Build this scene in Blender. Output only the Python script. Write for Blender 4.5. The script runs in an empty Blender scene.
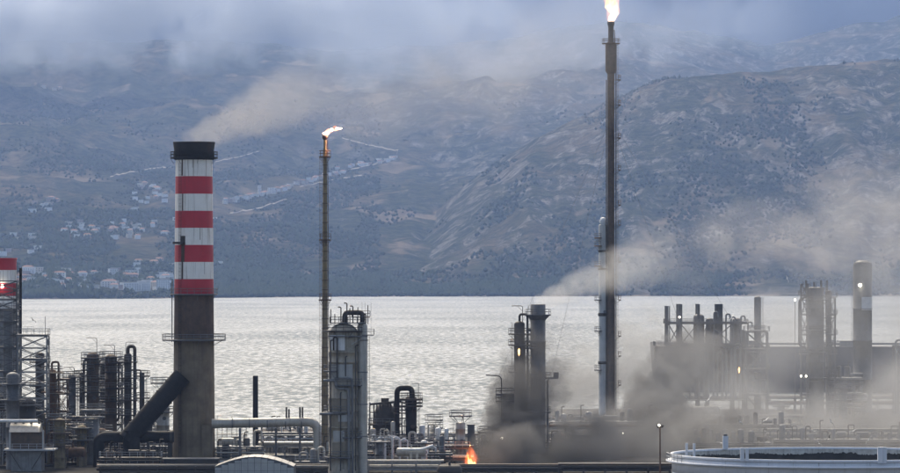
import bpy, math, random
import numpy as np
from mathutils import Vector

# ------------------------------------------------------------------ camera, sky, sun, exposure
SC = bpy.context.scene
COL = SC.collection
F = 2700.0            # focal length in photo pixels (900 wide)
EYE = 46.0            # camera height above the sea
HOR = 272.0           # photo row of the horizontal
G = 3.0               # plant ground level
KD = 1.6              # depth scale: F and D below are per unit of KD (true focal length F*KD, true distance D*KD)
R = math.radians

cam = bpy.data.cameras.new('camera'); cam_o = bpy.data.objects.new('camera', cam); COL.objects.link(cam_o)
cam.sensor_width = 36.0; cam.lens = 36.0 * F * KD / 900.0
cam.clip_start = 1.0; cam.clip_end = 60000.0
cam_o.location = (0, 0, EYE)
cam_o.rotation_euler = (R(90) + math.atan((HOR - 236.5) / (F * KD)), 0, 0)
SC.camera = cam_o

SUN_EL, SUN_AZ = 47.0, -12.0      # azimuth measured from the view direction, minus = left
w = bpy.data.worlds.new('World'); SC.world = w; w.use_nodes = True
nt = w.node_tree; nt.nodes.clear()
sky = nt.nodes.new('ShaderNodeTexSky'); sky.sky_type = 'NISHITA'; sky.sun_disc = False
sky.sun_elevation = R(SUN_EL); sky.sun_rotation = R(SUN_AZ)
sky.altitude = 0; sky.air_density = 0.55; sky.dust_density = 3.5; sky.ozone_density = 0.0
bgn = nt.nodes.new('ShaderNodeBackground'); bgn.inputs['Strength'].default_value = 0.15
wo = nt.nodes.new('ShaderNodeOutputWorld')
nt.links.new(sky.outputs[0], bgn.inputs[0]); nt.links.new(bgn.outputs[0], wo.inputs[0])

sl = bpy.data.lights.new('sun', 'SUN'); sl.energy = 1.2; sl.angle = R(12); sl.color = (1.0, 0.95, 0.88)
so = bpy.data.objects.new('sun', sl); COL.objects.link(so)
sd = Vector((math.sin(R(SUN_AZ)) * math.cos(R(SUN_EL)), math.cos(R(SUN_AZ)) * math.cos(R(SUN_EL)), math.sin(R(SUN_EL))))
so.rotation_euler = sd.to_track_quat('Z', 'Y').to_euler(); so.location = (-300, 100, 400)

SC.view_settings.view_transform = 'Standard'; SC.view_settings.look = 'None'
SC.view_settings.gamma = 1.0; SC.view_settings.use_curve_mapping = False
SC.view_settings.exposure = 1.05
SC.view_settings.use_white_balance = True; SC.view_settings.white_balance_temperature = 7200; SC.view_settings.white_balance_tint = 4
SC.render.engine = 'CYCLES'
SC.cycles.use_denoising = True
SC.cycles.volume_bounces = 1
SC.cycles.max_bounces = 5; SC.cycles.diffuse_bounces = 2; SC.cycles.glossy_bounces = 2
SC.cycles.volume_max_steps = 256
SC.cycles.use_adaptive_sampling = True; SC.cycles.adaptive_threshold = 0.02

rnd = random.Random(7)

# ------------------------------------------------------------------ pixel to place
def X(px, D): return (px - 450.0) / F * D
def Z(py, D): return EYE + (HOR - py) / F * D
def dist_on_ground(py, z=G): return (EYE - z) * F / (py - HOR)

# ------------------------------------------------------------------ materials
def nn(nt, t, **kw):
    n = nt.nodes.new(t)
    for k, v in kw.items():
        if k in n.inputs: n.inputs[k].default_value = v
        else: setattr(n, k, v)
    return n

def c4(c): return (c[0], c[1], c[2], 1.0)

MATS = {}
def mat(name, col, col2=None, rough=0.6, metal=0.0, scale=0.6, streak=0.0, streak_col=(0.05, 0.035, 0.025), bump=0.0, spec=0.5):
    if name in MATS: return MATS[name]
    m = bpy.data.materials.new(name); m.use_nodes = True; t = m.node_tree; t.nodes.clear(); L = t.links
    out = nn(t, 'ShaderNodeOutputMaterial'); b = nn(t, 'ShaderNodeBsdfPrincipled')
    L.new(b.outputs[0], out.inputs[0])
    g = nn(t, 'ShaderNodeNewGeometry')
    n1 = nn(t, 'ShaderNodeTexNoise', Scale=scale, Detail=6.0, Roughness=0.65); L.new(g.outputs['Position'], n1.inputs['Vector'])
    cr = nn(t, 'ShaderNodeMapRange'); cr.inputs[1].default_value = 0.32; cr.inputs[2].default_value = 0.68; L.new(n1.outputs[0], cr.inputs[0])
    mx = nn(t, 'ShaderNodeMix', data_type='RGBA'); L.new(cr.outputs[0], mx.inputs[0])
    mx.inputs[6].default_value = c4(col); mx.inputs[7].default_value = c4(col2 or [x * 0.7 for x in col])
    last = mx.outputs[2]
    if streak > 0:
        mp = nn(t, 'ShaderNodeMapping'); mp.inputs['Scale'].default_value = (1.6, 1.6, 0.07); L.new(g.outputs['Position'], mp.inputs[0])
        n2 = nn(t, 'ShaderNodeTexNoise', Scale=1.0, Detail=5.0, Roughness=0.7); L.new(mp.outputs[0], n2.inputs['Vector'])
        r2 = nn(t, 'ShaderNodeMapRange'); r2.inputs[1].default_value = 0.50; r2.inputs[2].default_value = 0.70; r2.inputs[4].default_value = streak
        L.new(n2.outputs[0], r2.inputs[0])
        m2 = nn(t, 'ShaderNodeMix', data_type='RGBA'); L.new(r2.outputs[0], m2.inputs[0]); L.new(last, m2.inputs[6]); m2.inputs[7].default_value = c4(streak_col)
        last = m2.outputs[2]
    L.new(last, b.inputs['Base Color'])
    b.inputs['Roughness'].default_value = rough; b.inputs['Metallic'].default_value = metal; b.inputs['Specular IOR Level'].default_value = spec
    if bump > 0:
        bp = nn(t, 'ShaderNodeBump', Strength=0.5, Distance=bump); L.new(n1.outputs[0], bp.inputs['Height']); L.new(bp.outputs[0], b.inputs['Normal'])
    MATS[name] = m
    return m

M = dict(
    conc=mat('concrete', (0.215, 0.165, 0.105), (0.125, 0.094, 0.06), 0.85, 0, 0.35, 0.6, (0.09, 0.065, 0.05)),
    rustc=mat('sooty_brown_concrete', (0.125, 0.075, 0.05), (0.065, 0.042, 0.03), 0.85, 0, 0.5, 0.5, (0.05, 0.035, 0.03)),
    red=mat('red_paint', (0.52, 0.02, 0.04), (0.44, 0.02, 0.035), 0.6, 0, 0.5, 0.25, (0.09, 0.03, 0.03)),
    white=mat('white_paint', (0.86, 0.84, 0.80), (0.80, 0.77, 0.71), 0.6, 0, 0.6, 0.75, (0.20, 0.15, 0.11)),
    black=mat('black_steel', (0.014, 0.013, 0.012), (0.024, 0.02, 0.018), 0.75, 0, 1.2, spec=0.2),
    dark=mat('dark_weathered_steel', (0.035, 0.03, 0.027), (0.06, 0.045, 0.035), 0.65, 0.1, 1.0, 0.3),
    rust=mat('rusty_steel', (0.17, 0.08, 0.038), (0.075, 0.045, 0.028), 0.8, 0, 1.1, 0.4),
    brown=mat('brown_steel', (0.125, 0.078, 0.048), (0.065, 0.044, 0.03), 0.7, 0.1, 1.0, 0.4),
    steel=mat('grey_painted_steel', (0.22, 0.22, 0.22), (0.15, 0.15, 0.148), 0.55, 0.1, 0.9, 0.35),
    grey=mat('mid_grey_steel', (0.13, 0.13, 0.135), (0.085, 0.085, 0.085), 0.6, 0.1, 1.0, 0.4),
    rail=mat('galvanised_rail', (0.17, 0.17, 0.17), (0.10, 0.10, 0.10), 0.6, 0.2, 2.0),
    railw=mat('pale_rail', (0.42, 0.42, 0.42), (0.3, 0.3, 0.3), 0.6, 0.1, 2.0),
    clad=mat('aluminium_cladding', (0.47, 0.44, 0.385), (0.34, 0.315, 0.27), 0.5, 0.25, 0.5, 0.5, (0.14, 0.115, 0.09)),
    cladw=mat('bright_cladding', (0.66, 0.67, 0.68), (0.52, 0.53, 0.54), 0.45, 0.15, 0.7, 0.2),
    stained=mat('rain_stained_cladding', (0.42, 0.375, 0.295), (0.25, 0.215, 0.16), 0.65, 0.05, 0.45, 0.75, (0.10, 0.075, 0.05)),
    tan=mat('stained_tan_cladding', (0.27, 0.23, 0.17), (0.19, 0.16, 0.115), 0.65, 0.1, 0.5, 0.5),
    yellow=mat('faded_yellow_steel', (0.27, 0.205, 0.11), (0.15, 0.115, 0.065), 0.7, 0, 1.0, 0.4),
    tankw=mat('tank_white', (0.70, 0.72, 0.76), (0.62, 0.64, 0.68), 0.55, 0, 0.25, 0.15),
    tanki=mat('tank_inner_coating', (0.66, 0.65, 0.6), (0.4, 0.37, 0.33), 0.7, 0, 0.8, 0.5),
    roofd=mat('tank_roof_tar', (0.03, 0.028, 0.026), (0.06, 0.055, 0.05), 0.8, 0, 0.7),
    pale=mat('pale_panel', (0.42, 0.42, 0.40), (0.33, 0.33, 0.32), 0.6, 0.1, 0.4, 0.25),
    ground=mat('oily_ground', (0.045, 0.042, 0.038), (0.085, 0.08, 0.072), 0.9, 0, 0.06, 0, bump=0.1, spec=0.0),
    hull=mat('ship_hull_blue_grey', (0.03, 0.035, 0.055), (0.045, 0.05, 0.07), 0.6, 0, 0.15, 0.2),
    gull=mat('gull_white', (0.8, 0.8, 0.78), (0.65, 0.65, 0.65), 0.7),
    gulld=mat('bird_dark', (0.03, 0.03, 0.03), (0.05, 0.05, 0.05), 0.7),
)

def emit(name, col, strength):
    m = bpy.data.materials.new(name); m.use_nodes = True; t = m.node_tree; t.nodes.clear()
    e = nn(t, 'ShaderNodeEmission'); e.inputs[0].default_value = c4(col); e.inputs[1].default_value = strength
    o = nn(t, 'ShaderNodeOutputMaterial'); t.links.new(e.outputs[0], o.inputs[0]); return m
M['lamp'] = emit('lamp_glow', (1.0, 0.93, 0.82), 9.0)
M['lampo'] = emit('sodium_lamp_glow', (1.0, 0.5, 0.2), 3.0)

# ------------------------------------------------------------------ mesh builder
class MB:
    def __init__(s): s.v = []; s.f = []; s.sm = []
    def add(s, vs, fs, smooth=False):
        o = len(s.v); s.v += [tuple(p) for p in vs]
        for f in fs: s.f.append(tuple(i + o for i in f)); s.sm.append(smooth)
        return s
    def box(s, c, d, rz=0.0):
        x, y, z = [k / 2 for k in d]; ca, sa = math.cos(rz), math.sin(rz)
        vs = [(c[0] + a * ca - b * sa, c[1] + a * sa + b * ca, c[2] + e) for e in (-z, z) for a, b in ((-x, -y), (x, -y), (x, y), (-x, y))]
        return s.add(vs, [(3, 2, 1, 0), (4, 5, 6, 7), (0, 1, 5, 4), (1, 2, 6, 5), (2, 3, 7, 6), (3, 0, 4, 7)])
    def lathe(s, prof, c=(0, 0, 0), n=20, caps=True, a0=0.0, a1=2 * math.pi):
        full = abs(a1 - a0 - 2 * math.pi) < 1e-6; m = n if full else n + 1
        vs = []
        for r, z in prof:
            for k in range(m):
                a = a0 + (a1 - a0) * k / n; vs.append((c[0] + r * math.cos(a), c[1] + r * math.sin(a), c[2] + z))
        fs = []
        for j in range(len(prof) - 1):
            for k in range(n):
                k2 = (k + 1) % m if full else k + 1
                fs.append((j * m + k, j * m + k2, (j + 1) * m + k2, (j + 1) * m + k))
        s.add(vs, fs, True)
        if caps and full:
            for j, fl in ((0, True), (len(prof) - 1, False)):
                if prof[j][0] > 1e-3:
                    ring = vs[j * m:(j + 1) * m]
                    s.add(ring[::-1] if fl else ring, [tuple(range(m))])
        return s
    def cyl(s, p0, p1, r0, r1=None, n=8, caps=True):
        r1 = r0 if r1 is None else r1
        p0 = Vector(p0); p1 = Vector(p1); d = (p1 - p0)
        if d.length < 1e-6: return s
        d.normalize(); u = d.orthogonal().normalized(); w_ = d.cross(u)
        vs = []
        for p, r in ((p0, r0), (p1, r1)):
            for k in range(n):
                a = 2 * math.pi * k / n; vs.append(p + u * (r * math.cos(a)) + w_ * (r * math.sin(a)))
        s.add(vs, [(k, (k + 1) % n, n + (k + 1) % n, n + k) for k in range(n)], n > 4)
        if caps: s.add(vs[:n][::-1], [tuple(range(n))]); s.add(vs[n:], [tuple(range(n))])
        return s
    def bar(s, p0, p1, t): return s.cyl(p0, p1, t * 0.7, n=4)
    def tube(s, pts, r, n=10, bend=None, closed=False):
        """swept round pipe with rounded elbows"""
        P = [Vector(p) for p in pts]
        if bend is None: bend = r * 2.2
        Q = [P[0]]
        for i in range(1, len(P) - 1):
            a, b, c = P[i - 1], P[i], P[i + 1]
            d0 = (a - b); d1 = (c - b); k = min(bend, d0.length * 0.48, d1.length * 0.48)
            s0 = b + d0.normalized() * k; s1 = b + d1.normalized() * k
            for q in range(5):
                t = q / 4; Q.append(s0 * (1 - t) ** 2 + b * 2 * t * (1 - t) + s1 * t * t)
        Q.append(P[-1])
        if closed: Q.append(P[0])
        N = len(Q); vs = []; u = None
        for i in range(N):
            d = (Q[min(i + 1, N - 1)] - Q[max(i - 1, 0)])
            if d.length < 1e-9: d = Vector((0, 0, 1))
            d.normalize()
            if u is None: u = d.orthogonal().normalized()
            else:
                u = (u - d * u.dot(d))
                u = u.normalized() if u.length > 1e-6 else d.orthogonal().normalized()
            w_ = d.cross(u)
            for k in range(n):
                a = 2 * math.pi * k / n; vs.append(Q[i] + u * (r * math.cos(a)) + w_ * (r * math.sin(a)))
        s.add(vs, [(i * n + k, i * n + (k + 1) % n, (i + 1) * n + (k + 1) % n, (i + 1) * n + k) for i in range(N - 1) for k in range(n)], n > 4)
        s.add(vs[:n][::-1], [tuple(range(n))]); s.add(vs[-n:], [tuple(range(n))])
        return s
    def ring(s, r, z, t, n=24, a0=0.0, a1=2 * math.pi, c=(0, 0)):
        full = abs(a1 - a0 - 2 * math.pi) < 1e-6
        k = max(3, int(n * (a1 - a0) / (2 * math.pi)))
        return s.lathe([(r - t, z - t), (r + t, z - t), (r + t, z + t), (r - t, z + t), (r - t, z - t)], (c[0], c[1], 0), k, False, a0, a1)
    def mesh(s, name, m):
        me = bpy.data.meshes.new(name); me.from_pydata(s.v, [], s.f); me.materials.append(m)
        me.polygons.foreach_set('use_smooth', s.sm); me.update(); return me
    def build(s, name, m, parent=None, loc=None):
        o = bpy.data.objects.new(name, s.mesh(name, m)); COL.objects.link(o)
        if parent is not None: o.parent = parent
        if loc is not None: o.location = loc
        return o

def tag(o, label=None, cat=None, group=None, kind=None):
    if label: o['label'] = label
    if cat: o['category'] = cat
    if group: o['group'] = group
    if kind: o['kind'] = kind
    return o

def thing(name, label, cat, loc, group=None, rz=0.0):
    o = bpy.data.objects.new(name, None); COL.objects.link(o); o.location = loc; o.rotation_euler = (0, 0, rz)
    o.empty_display_size = 1.0
    return tag(o, label, cat, group, 'thing')

# ------------------------------------------------------------------ numpy noise
def vnoise(x, y, seed):
    xi = np.floor(x).astype(np.int64); yi = np.floor(y).astype(np.int64); fx = x - xi; fy = y - yi
    def h(a, b):
        k = (a * 374761393 + b * 668265263 + seed * 982451653) & 0x7fffffff
        k = ((k ^ (k >> 13)) * 1274126177) & 0x7fffffff
        k = (k ^ (k >> 16)) & 0xffff
        return k / 65535.0
    sx = fx * fx * (3 - 2 * fx); sy = fy * fy * (3 - 2 * fy)
    return (h(xi, yi) * (1 - sx) + h(xi + 1, yi) * sx) * (1 - sy) + (h(xi, yi + 1) * (1 - sx) + h(xi + 1, yi + 1) * sx) * sy
def fbm(x, y, seed, o=5, ridged=False):
    a = 1.0; t = 0.0; s = 0.0
    for i in range(o):
        n = vnoise(x, y, seed + i * 17) * 2 - 1
        if ridged: n = 1 - 2 * np.abs(n)
        s = s + a * n; t += a; a *= 0.5; x = x * 2.03 + 11.3; y = y * 2.03 - 7.7
    return s / t

# ------------------------------------------------------------------ the far shore
def shore(u): return np.interp(u, [-300, 0, 120, 220, 340, 600, 900], [4450, 4560, 4640, 4800, 4980, 5080, 5150]) + 60 * fbm(u / 45.0, u * 0 + 3.1, 5, 4)
CREST_D = 6700.0
def ip(u, pts):
    return np.interp(u, [p[0] for p in pts], [p[1] for p in pts])
CREST = [(-400, 300), (260, 300), (320, 277), (370, 262), (410, 240), (450, 203), (500, 166), (550, 136), (600, 108), (650, 86), (700, 76), (760, 68), (850, 64), (950, 55), (1300, 50)]
FAR = [(-400, 40), (100, 50), (300, 52), (420, 50), (520, 38), (570, 25), (610, 20), (660, 26), (710, 36), (765, 46), (800, 42), (850, 30), (900, 17), (960, 6), (1300, -6)]
def height(u, D):
    u = np.asarray(u, float); D = np.asarray(D, float)
    x = (u - 450) / F * D
    t = D - shore(u)
    tn = np.clip(t / 6050.0, 0, 1.3)
    prof = np.interp(tn, [0, 0.02, 0.08, 0.25, 0.5, 0.75, 1.0, 1.15, 1.3], [0, 0.006, 0.03, 0.16, 0.40, 0.70, 1.0, 0.9, 0.75])
    hf = EYE + (HOR - ip(u, FAR)) * 11000.0 / F
    hl = prof * hf
    hl = hl + (fbm(x / 700, D / 700, 11, 6) * 0.24 + 0.09 * fbm(x / 250, D / 250, 81, 4, True)) * hl * np.clip(1.15 - tn, 0.12, 1) * 1.3
    hl = hl + 14 * fbm(x / 150, D / 150, 31, 4) * np.clip(t / 900, 0, 1)
    # low wooded knoll on the waterfront at left
    hl = hl + 26 * np.exp(-((u - 55) / 26.0) ** 2 - ((t - 140) / 110.0) ** 2)
    hc = np.maximum(EYE + (HOR - ip(u, CREST)) * CREST_D / F, 0)
    tc = np.clip(t / (CREST_D - 4950.0), 0, 3)
    sp = np.interp(tc, [0, 0.04, 0.14, 0.5, 0.85, 1.0, 1.15, 1.6, 2.4, 3.0], [0, 0.02, 0.06, 0.44, 0.86, 1.0, 0.99, 0.8, 0.5, 0.3])
    hs = hc * sp
    amp = np.clip(tc, 0, 1) * np.clip((hc - 40) / 300, 0, 1)
    hs = hs + amp * (62 * fbm(x / 380 + 0.3 * fbm(x / 300, D / 300, 3, 3), D / 520, 51, 6, True) + 34 * fbm(x / 120, D / 160, 71, 5, True)) * np.clip(1.35 - sp, 0.3, 1)
    k = 70.0
    d = hl - hs; m = np.maximum(hl, hs) + k * np.log1p(np.exp(-np.abs(d) / k)) - k * 0.69 * np.exp(-np.abs(d) / 60)
    edge = np.clip(t / 60.0, -1, 1)
    return np.where(t > 0, np.maximum(m, 0.2) * np.clip(edge, 0, 1) + 4 * np.clip(edge, 0, 1), edge * 6)

def place(px, py, z=0.0):
    """first point of the terrain that the ray through a pixel meets"""
    Ds = np.arange(4350, 11500, 8.0)
    hh = height(np.full_like(Ds, px), Ds) + z
    yy = HOR - (hh - EYE) * F / Ds
    k = np.argmax(yy <= py)
    if yy[k] > py: return None
    return (X(px, Ds[k]), float(Ds[k]) * KD, float(hh[k]))

def build_hills():
    us = np.linspace(-330, 1230, 560); Ds = 4380 + 8700 * (np.linspace(0, 1, 470) ** 1.5)
    U, DD = np.meshgrid(us, Ds); H = height(U, DD)
    XX = (U - 450) / F * DD
    co = np.stack([XX, DD * KD, H], -1).reshape(-1, 3)
    nu, nd = len(us), len(Ds)
    i = np.arange(nu * nd).reshape(nd, nu)
    q = np.stack([i[:-1, :-1], i[:-1, 1:], i[1:, 1:], i[1:, :-1]], -1).reshape(-1, 4)
    me = bpy.data.meshes.new('hills')
    me.vertices.add(len(co)); me.vertices.foreach_set('co', co.ravel())
    me.loops.add(q.size); me.loops.foreach_set('vertex_index', q.ravel())
    me.polygons.add(len(q)); me.polygons.foreach_set('loop_start', np.arange(0, q.size, 4))
    me.polygons.foreach_set('use_smooth', np.ones(len(q), bool))
    me.update(); me.validate()
    m = bpy.data.materials.new('scrub_and_rock'); m.use_nodes = True; t = m.node_tree; t.nodes.clear(); L = t.links
    out = nn(t, 'ShaderNodeOutputMaterial'); b = nn(t, 'ShaderNodeBsdfPrincipled', Roughness=0.95); L.new(b.outputs[0], out.inputs[0])
    g = nn(t, 'ShaderNodeNewGeometry')
    def noise(sc, det=6, r=0.6, dist=0.0, msc=None):
        n = nn(t, 'ShaderNodeTexNoise', Scale=sc, Detail=det, Roughness=r, Distortion=dist)
        if msc:
            mp = nn(t, 'ShaderNodeMapping'); mp.inputs['Scale'].default_value = msc; L.new(g.outputs['Position'], mp.inputs[0]); L.new(mp.outputs[0], n.inputs['Vector'])
        else: L.new(g.outputs['Position'], n.inputs['Vector'])
        return n.outputs[0]
    def rng(v, a, b_, lo=0.0, hi=1.0):
        r = nn(t, 'ShaderNodeMapRange'); r.inputs[1].default_value = a; r.inputs[2].default_value = b_; r.inputs[3].default_value = lo; r.inputs[4].default_value = hi
        L.new(v, r.inputs[0]); return r.outputs[0]
    def mix(f, a, b_):
        x = nn(t, 'ShaderNodeMix', data_type='RGBA'); L.new(f, x.inputs[0])
        for k, v in ((6, a), (7, b_)):
            if isinstance(v, tuple): x.inputs[k].default_value = c4(v)
            else: L.new(v, x.inputs[k])
        return x.outputs[2]
    def mul(a, b_):
        x = nn(t, 'ShaderNodeMath', operation='MULTIPLY'); L.new(a, x.inputs[0]); L.new(b_, x.inputs[1]); return x.outputs[0]
    scrub = mix(rng(noise(0.03, 8, 0.75), 0.42, 0.6), (0.010, 0.015, 0.008), (0.06, 0.064, 0.032))
    dry = mix(rng(noise(0.02, 8, 0.75), 0.4, 0.62), (0.13, 0.105, 0.066), (0.025, 0.027, 0.016))
    c = mix(rng(noise(0.0040, 9, 0.7, 0.6, (1, 0.35, 1)), 0.49, 0.60), scrub, dry)
    # pale limestone outcrops, more of them where the ground is steep
    sep = nn(t, 'ShaderNodeSeparateXYZ'); L.new(g.outputs['Normal'], sep.inputs[0])
    sx = nn(t, 'ShaderNodeSeparateXYZ'); L.new(g.outputs['Position'], sx.inputs[0])
    steep = mul(rng(sep.outputs[2], 0.990, 0.945), rng(sx.outputs[0], -700.0, 250.0, 0.3, 1.0))
    rk = mul(rng(noise(0.016, 10, 0.8, 0.9, (1, 0.5, 0.6)), 0.49, 0.585), steep)
    rock = mix(rng(noise(0.06, 5, 0.7), 0.35, 0.65), (0.28, 0.268, 0.25), (0.09, 0.083, 0.073))
    c = mix(rk, c, rock)
    # cleared fields and bare earth
    fld = mul(rng(noise(0.006, 3, 0.5, 0.3, (1, 0.5, 0.2)), 0.60, 0.66), rng(sep.outputs[2], 0.93, 0.985))
    c = mix(fld, c, (0.17, 0.14, 0.105))
    beach = mul(rng(sx.outputs[2], 7.0, 3.0), rng(noise(0.006, 4, 0.6), 0.45, 0.55))
    c = mix(beach, c, (0.26, 0.225, 0.18))
    L.new(c, b.inputs['Base Color']); b.inputs['Specular IOR Level'].default_value = 0.0
    bp = nn(t, 'ShaderNodeBump', Strength=1.0, Distance=9.0); L.new(noise(0.035, 8, 0.75), bp.inputs['Height']); L.new(bp.outputs[0], b.inputs['Normal'])
    me.materials.append(m)
    o = bpy.data.objects.new('hills', me); COL.objects.link(o)
    return tag(o, 'scrubby mountain slopes rising beyond the bay', kind='structure')
build_hills()

# roads and tracks cut into the far slope
def track(pts, wid, label):
    P = []
    for a, b in zip(pts[:-1], pts[1:]):
        n = max(2, int(math.hypot(b[0] - a[0], b[1] - a[1]) / 3))
        for k in range(n):
            q = place(a[0] + (b[0] - a[0]) * k / n, a[1] + (b[1] - a[1]) * k / n)
            if q: P.append(Vector(q))
    mb = MB(); vs = []
    for i, p in enumerate(P):
        vs += [p + Vector((-0.5, -wid * KD, 1.5)), p + Vector((0.5, wid * KD, 4.5))]
    mb.add(vs, [(2 * i, 2 * i + 2, 2 * i + 3, 2 * i + 1) for i in range(len(P) - 1) if (P[i + 1] - P[i]).length < 260])
    return tag(mb.build('hill_road', mat('pale_road', (0.42, 0.39, 0.35), (0.3, 0.28, 0.25), 0.9, spec=0.0)), label, kind='structure')
track([(342, 139), (360, 144), (385, 150), (398, 152), (396, 158), (372, 166), (340, 173)], 6, 'pale hill road winding above the village')
track([(215, 163), (240, 158), (262, 152)], 5, 'pale track on the upper slope')
track([(110, 178), (150, 170), (175, 168)], 5, 'pale track across the fields')
track([(300, 188), (335, 181), (365, 176)], 5, 'pale track below the village')
track([(230, 215), (262, 209), (290, 200)], 5, 'pale road below the white houses')

# ------------------------------------------------------------------ sea
def build_sea():
    mb = MB(); mb.add([(-9000, -3000, 0), (9000, -3000, 0), (9000, 8700, 0), (-9000, 8700, 0)], [(0, 1, 2, 3)])
    m = bpy.data.materials.new('sea_water'); m.use_nodes = True; t = m.node_tree; t.nodes.clear(); L = t.links
    out = nn(t, 'ShaderNodeOutputMaterial'); b = nn(t, 'ShaderNodeBsdfPrincipled', Roughness=0.5, IOR=1.33); L.new(b.outputs[0], out.inputs[0])
    b.inputs['Base Color'].default_value = (0.05, 0.075, 0.09, 1)
    g = nn(t, 'ShaderNodeNewGeometry')
    def noise(msc, det, r):
        mp = nn(t, 'ShaderNodeMapping'); mp.inputs['Scale'].default_value = msc; L.new(g.outputs['Position'], mp.inputs[0])
        n = nn(t, 'ShaderNodeTexNoise', Scale=1.0, Detail=det, Roughness=r); L.new(mp.outputs[0], n.inputs['Vector']); return n.outputs[0]
    n1 = noise((0.16, 0.16, 0.1), 5, 0.65)
    n2 = noise((0.02, 0.03, 0.1), 3, 0.5)
    ad = nn(t, 'ShaderNodeMath', operation='MULTIPLY_ADD'); L.new(n2, ad.inputs[0]); ad.inputs[1].default_value = 2.0; L.new(n1, ad.inputs[2])
    n3 = noise((0.26, 0.05, 0.1), 5, 0.72)
    rr_ = nn(t, 'ShaderNodeMapRange'); rr_.inputs[1].default_value = 0.40; rr_.inputs[2].default_value = 0.56; rr_.inputs[3].default_value = 0.25; rr_.inputs[4].default_value = 0.70
    n4 = noise((0.005, 0.0022, 0.1), 4, 0.6)                 # wind lanes and calmer patches
    ln = nn(t, 'ShaderNodeMapRange'); ln.inputs[1].default_value = 0.36; ln.inputs[2].default_value = 0.64; ln.inputs[3].default_value = -0.11; ln.inputs[4].default_value = 0.09
    L.new(n4, ln.inputs[0]); L.new(n3, rr_.inputs[0])
    sm_ = nn(t, 'ShaderNodeMath', operation='ADD'); L.new(rr_.outputs[0], sm_.inputs[0]); L.new(ln.outputs[0], sm_.inputs[1]); L.new(sm_.outputs[0], b.inputs['Roughness'])
    bp = nn(t, 'ShaderNodeBump', Strength=1.0, Distance=2.2); L.new(ad.outputs[0], bp.inputs['Height']); L.new(bp.outputs[0], b.inputs['Normal'])
    return tag(mb.build('sea', m), 'rippled silver sea filling the bay', kind='structure')
build_sea()

# ------------------------------------------------------------------ plant ground with quay edge, rising to the viewpoint behind
def build_ground():
    ys = [-900, -300, -10, 30, 90, 150, 210, 300, 450, 600, 750, 850, 950, 640 * KD]
    xs = np.linspace(-900, 900, 121)
    def edge(x):                                # the quay line steps back behind the right-hand units
        k = min(max((x + 8) / 40.0, 0), 1); return KD * (662 + 186 * k * k * (3 - 2 * k)) + 3 * math.sin(x / 17.0)
    def gz(y): return G + 41.0 * (1 - min(max((y + 10) / 220.0, 0), 1)) ** 1.2
    n = len(xs)
    vs = [(x, y, gz(y)) for y in ys for x in xs]
    for f_, z in ((0.5, G), (1.0, G), (1.0, -2.5)): vs += [(x, 640 * KD + (edge(x) - 640 * KD) * f_ + (0.3 if z < 0 else 0), z) for x in xs]
    ys = ys + [0, 0, 0]
    mb = MB(); mb.add(vs, [(j * n + i, j * n + i + 1, (j + 1) * n + i + 1, (j + 1) * n + i) for j in range(len(ys) - 1) for i in range(n - 1)])
    return tag(mb.build('ground', M['ground']), 'oil-stained ground of the refinery', kind='structure')
build_ground()
# ------------------------------------------------------------------ refinery pieces
class T:
    """a thing standing on the plant ground; x() and z() turn photo columns and rows into metres from its foot"""
    def __init__(s, name, label, cat, px, D, group=None):
        s.D = D; s.px = px; s.s = D / F
        s.root = thing(name, label, cat, (X(px, D), D * KD, G), group)
    def x(s, px): return (px - s.px) * s.s
    def z(s, py): return Z(py, s.D) - G
    def part(s, name, mb, m, parent=None, label=None):
        o = mb.build(name, M[m] if isinstance(m, str) else m, parent or s.root)
        if label: o['label'] = label
        return o
    def p(s, px, py, y=0.0): return (s.x(px), y, s.z(py))

def rail_ring(r, z, a0=0.0, a1=2 * math.pi, c=(0, 0), h=1.2, t=0.075):
    mb = MB(); n = max(3, int((a1 - a0) * r / 1.5))
    full = abs(a1 - a0 - 2 * math.pi) < 1e-6
    for k in range(n if full else n + 1):
        a = a0 + (a1 - a0) * k / n; x, y = c[0] + r * math.cos(a), c[1] + r * math.sin(a)
        mb.bar((x, y, z), (x, y, z + h), t)
    for hh in (0.55, 1.0): mb.ring(r, z + h * hh, t * 0.8, 28, a0, a1, c)
    return mb
def rail_line(pts, h=1.2, t=0.075, gap=1.6):
    mb = MB()
    for a, b in zip(pts[:-1], pts[1:]):
        a = Vector(a); b = Vector(b); n = max(1, int((b - a).length / gap))
        for k in range(n + 1):
            q = a.lerp(b, k / n); mb.bar(q, q + Vector((0, 0, h)), t)
        for hh in (0.55, 1.0): mb.bar(a + Vector((0, 0, h * hh)), b + Vector((0, 0, h * hh)), t * 0.8)
    return mb
def platform(t, z, r, ro, a0=0.0, a1=2 * math.pi, c=(0, 0), m='grey', mr='rail'):
    z = float(z)
    mb = MB(); k = max(4, int(24 * (a1 - a0) / (2 * math.pi)))
    mb.lathe([(r, z - 0.15), (ro, z - 0.15), (ro, z + 0.15), (r, z + 0.15), (r, z - 0.15)], (c[0], c[1], 0), k, False, a0, a1)
    nb = max(2, int((a1 - a0) / 0.8))
    for q in range(nb):
        a = a0 + (a1 - a0) * (q + 0.5) / nb
        mb.bar((c[0] + r * math.cos(a), c[1] + r * math.sin(a), z - 1.3), (c[0] + ro * math.cos(a), c[1] + ro * math.sin(a), z - 0.05), 0.07)
    o = t.part('platform', mb, m)
    t.part('railing', rail_ring(ro - 0.05, z + 0.15, a0, a1, c), mr, o)
    return o
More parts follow.
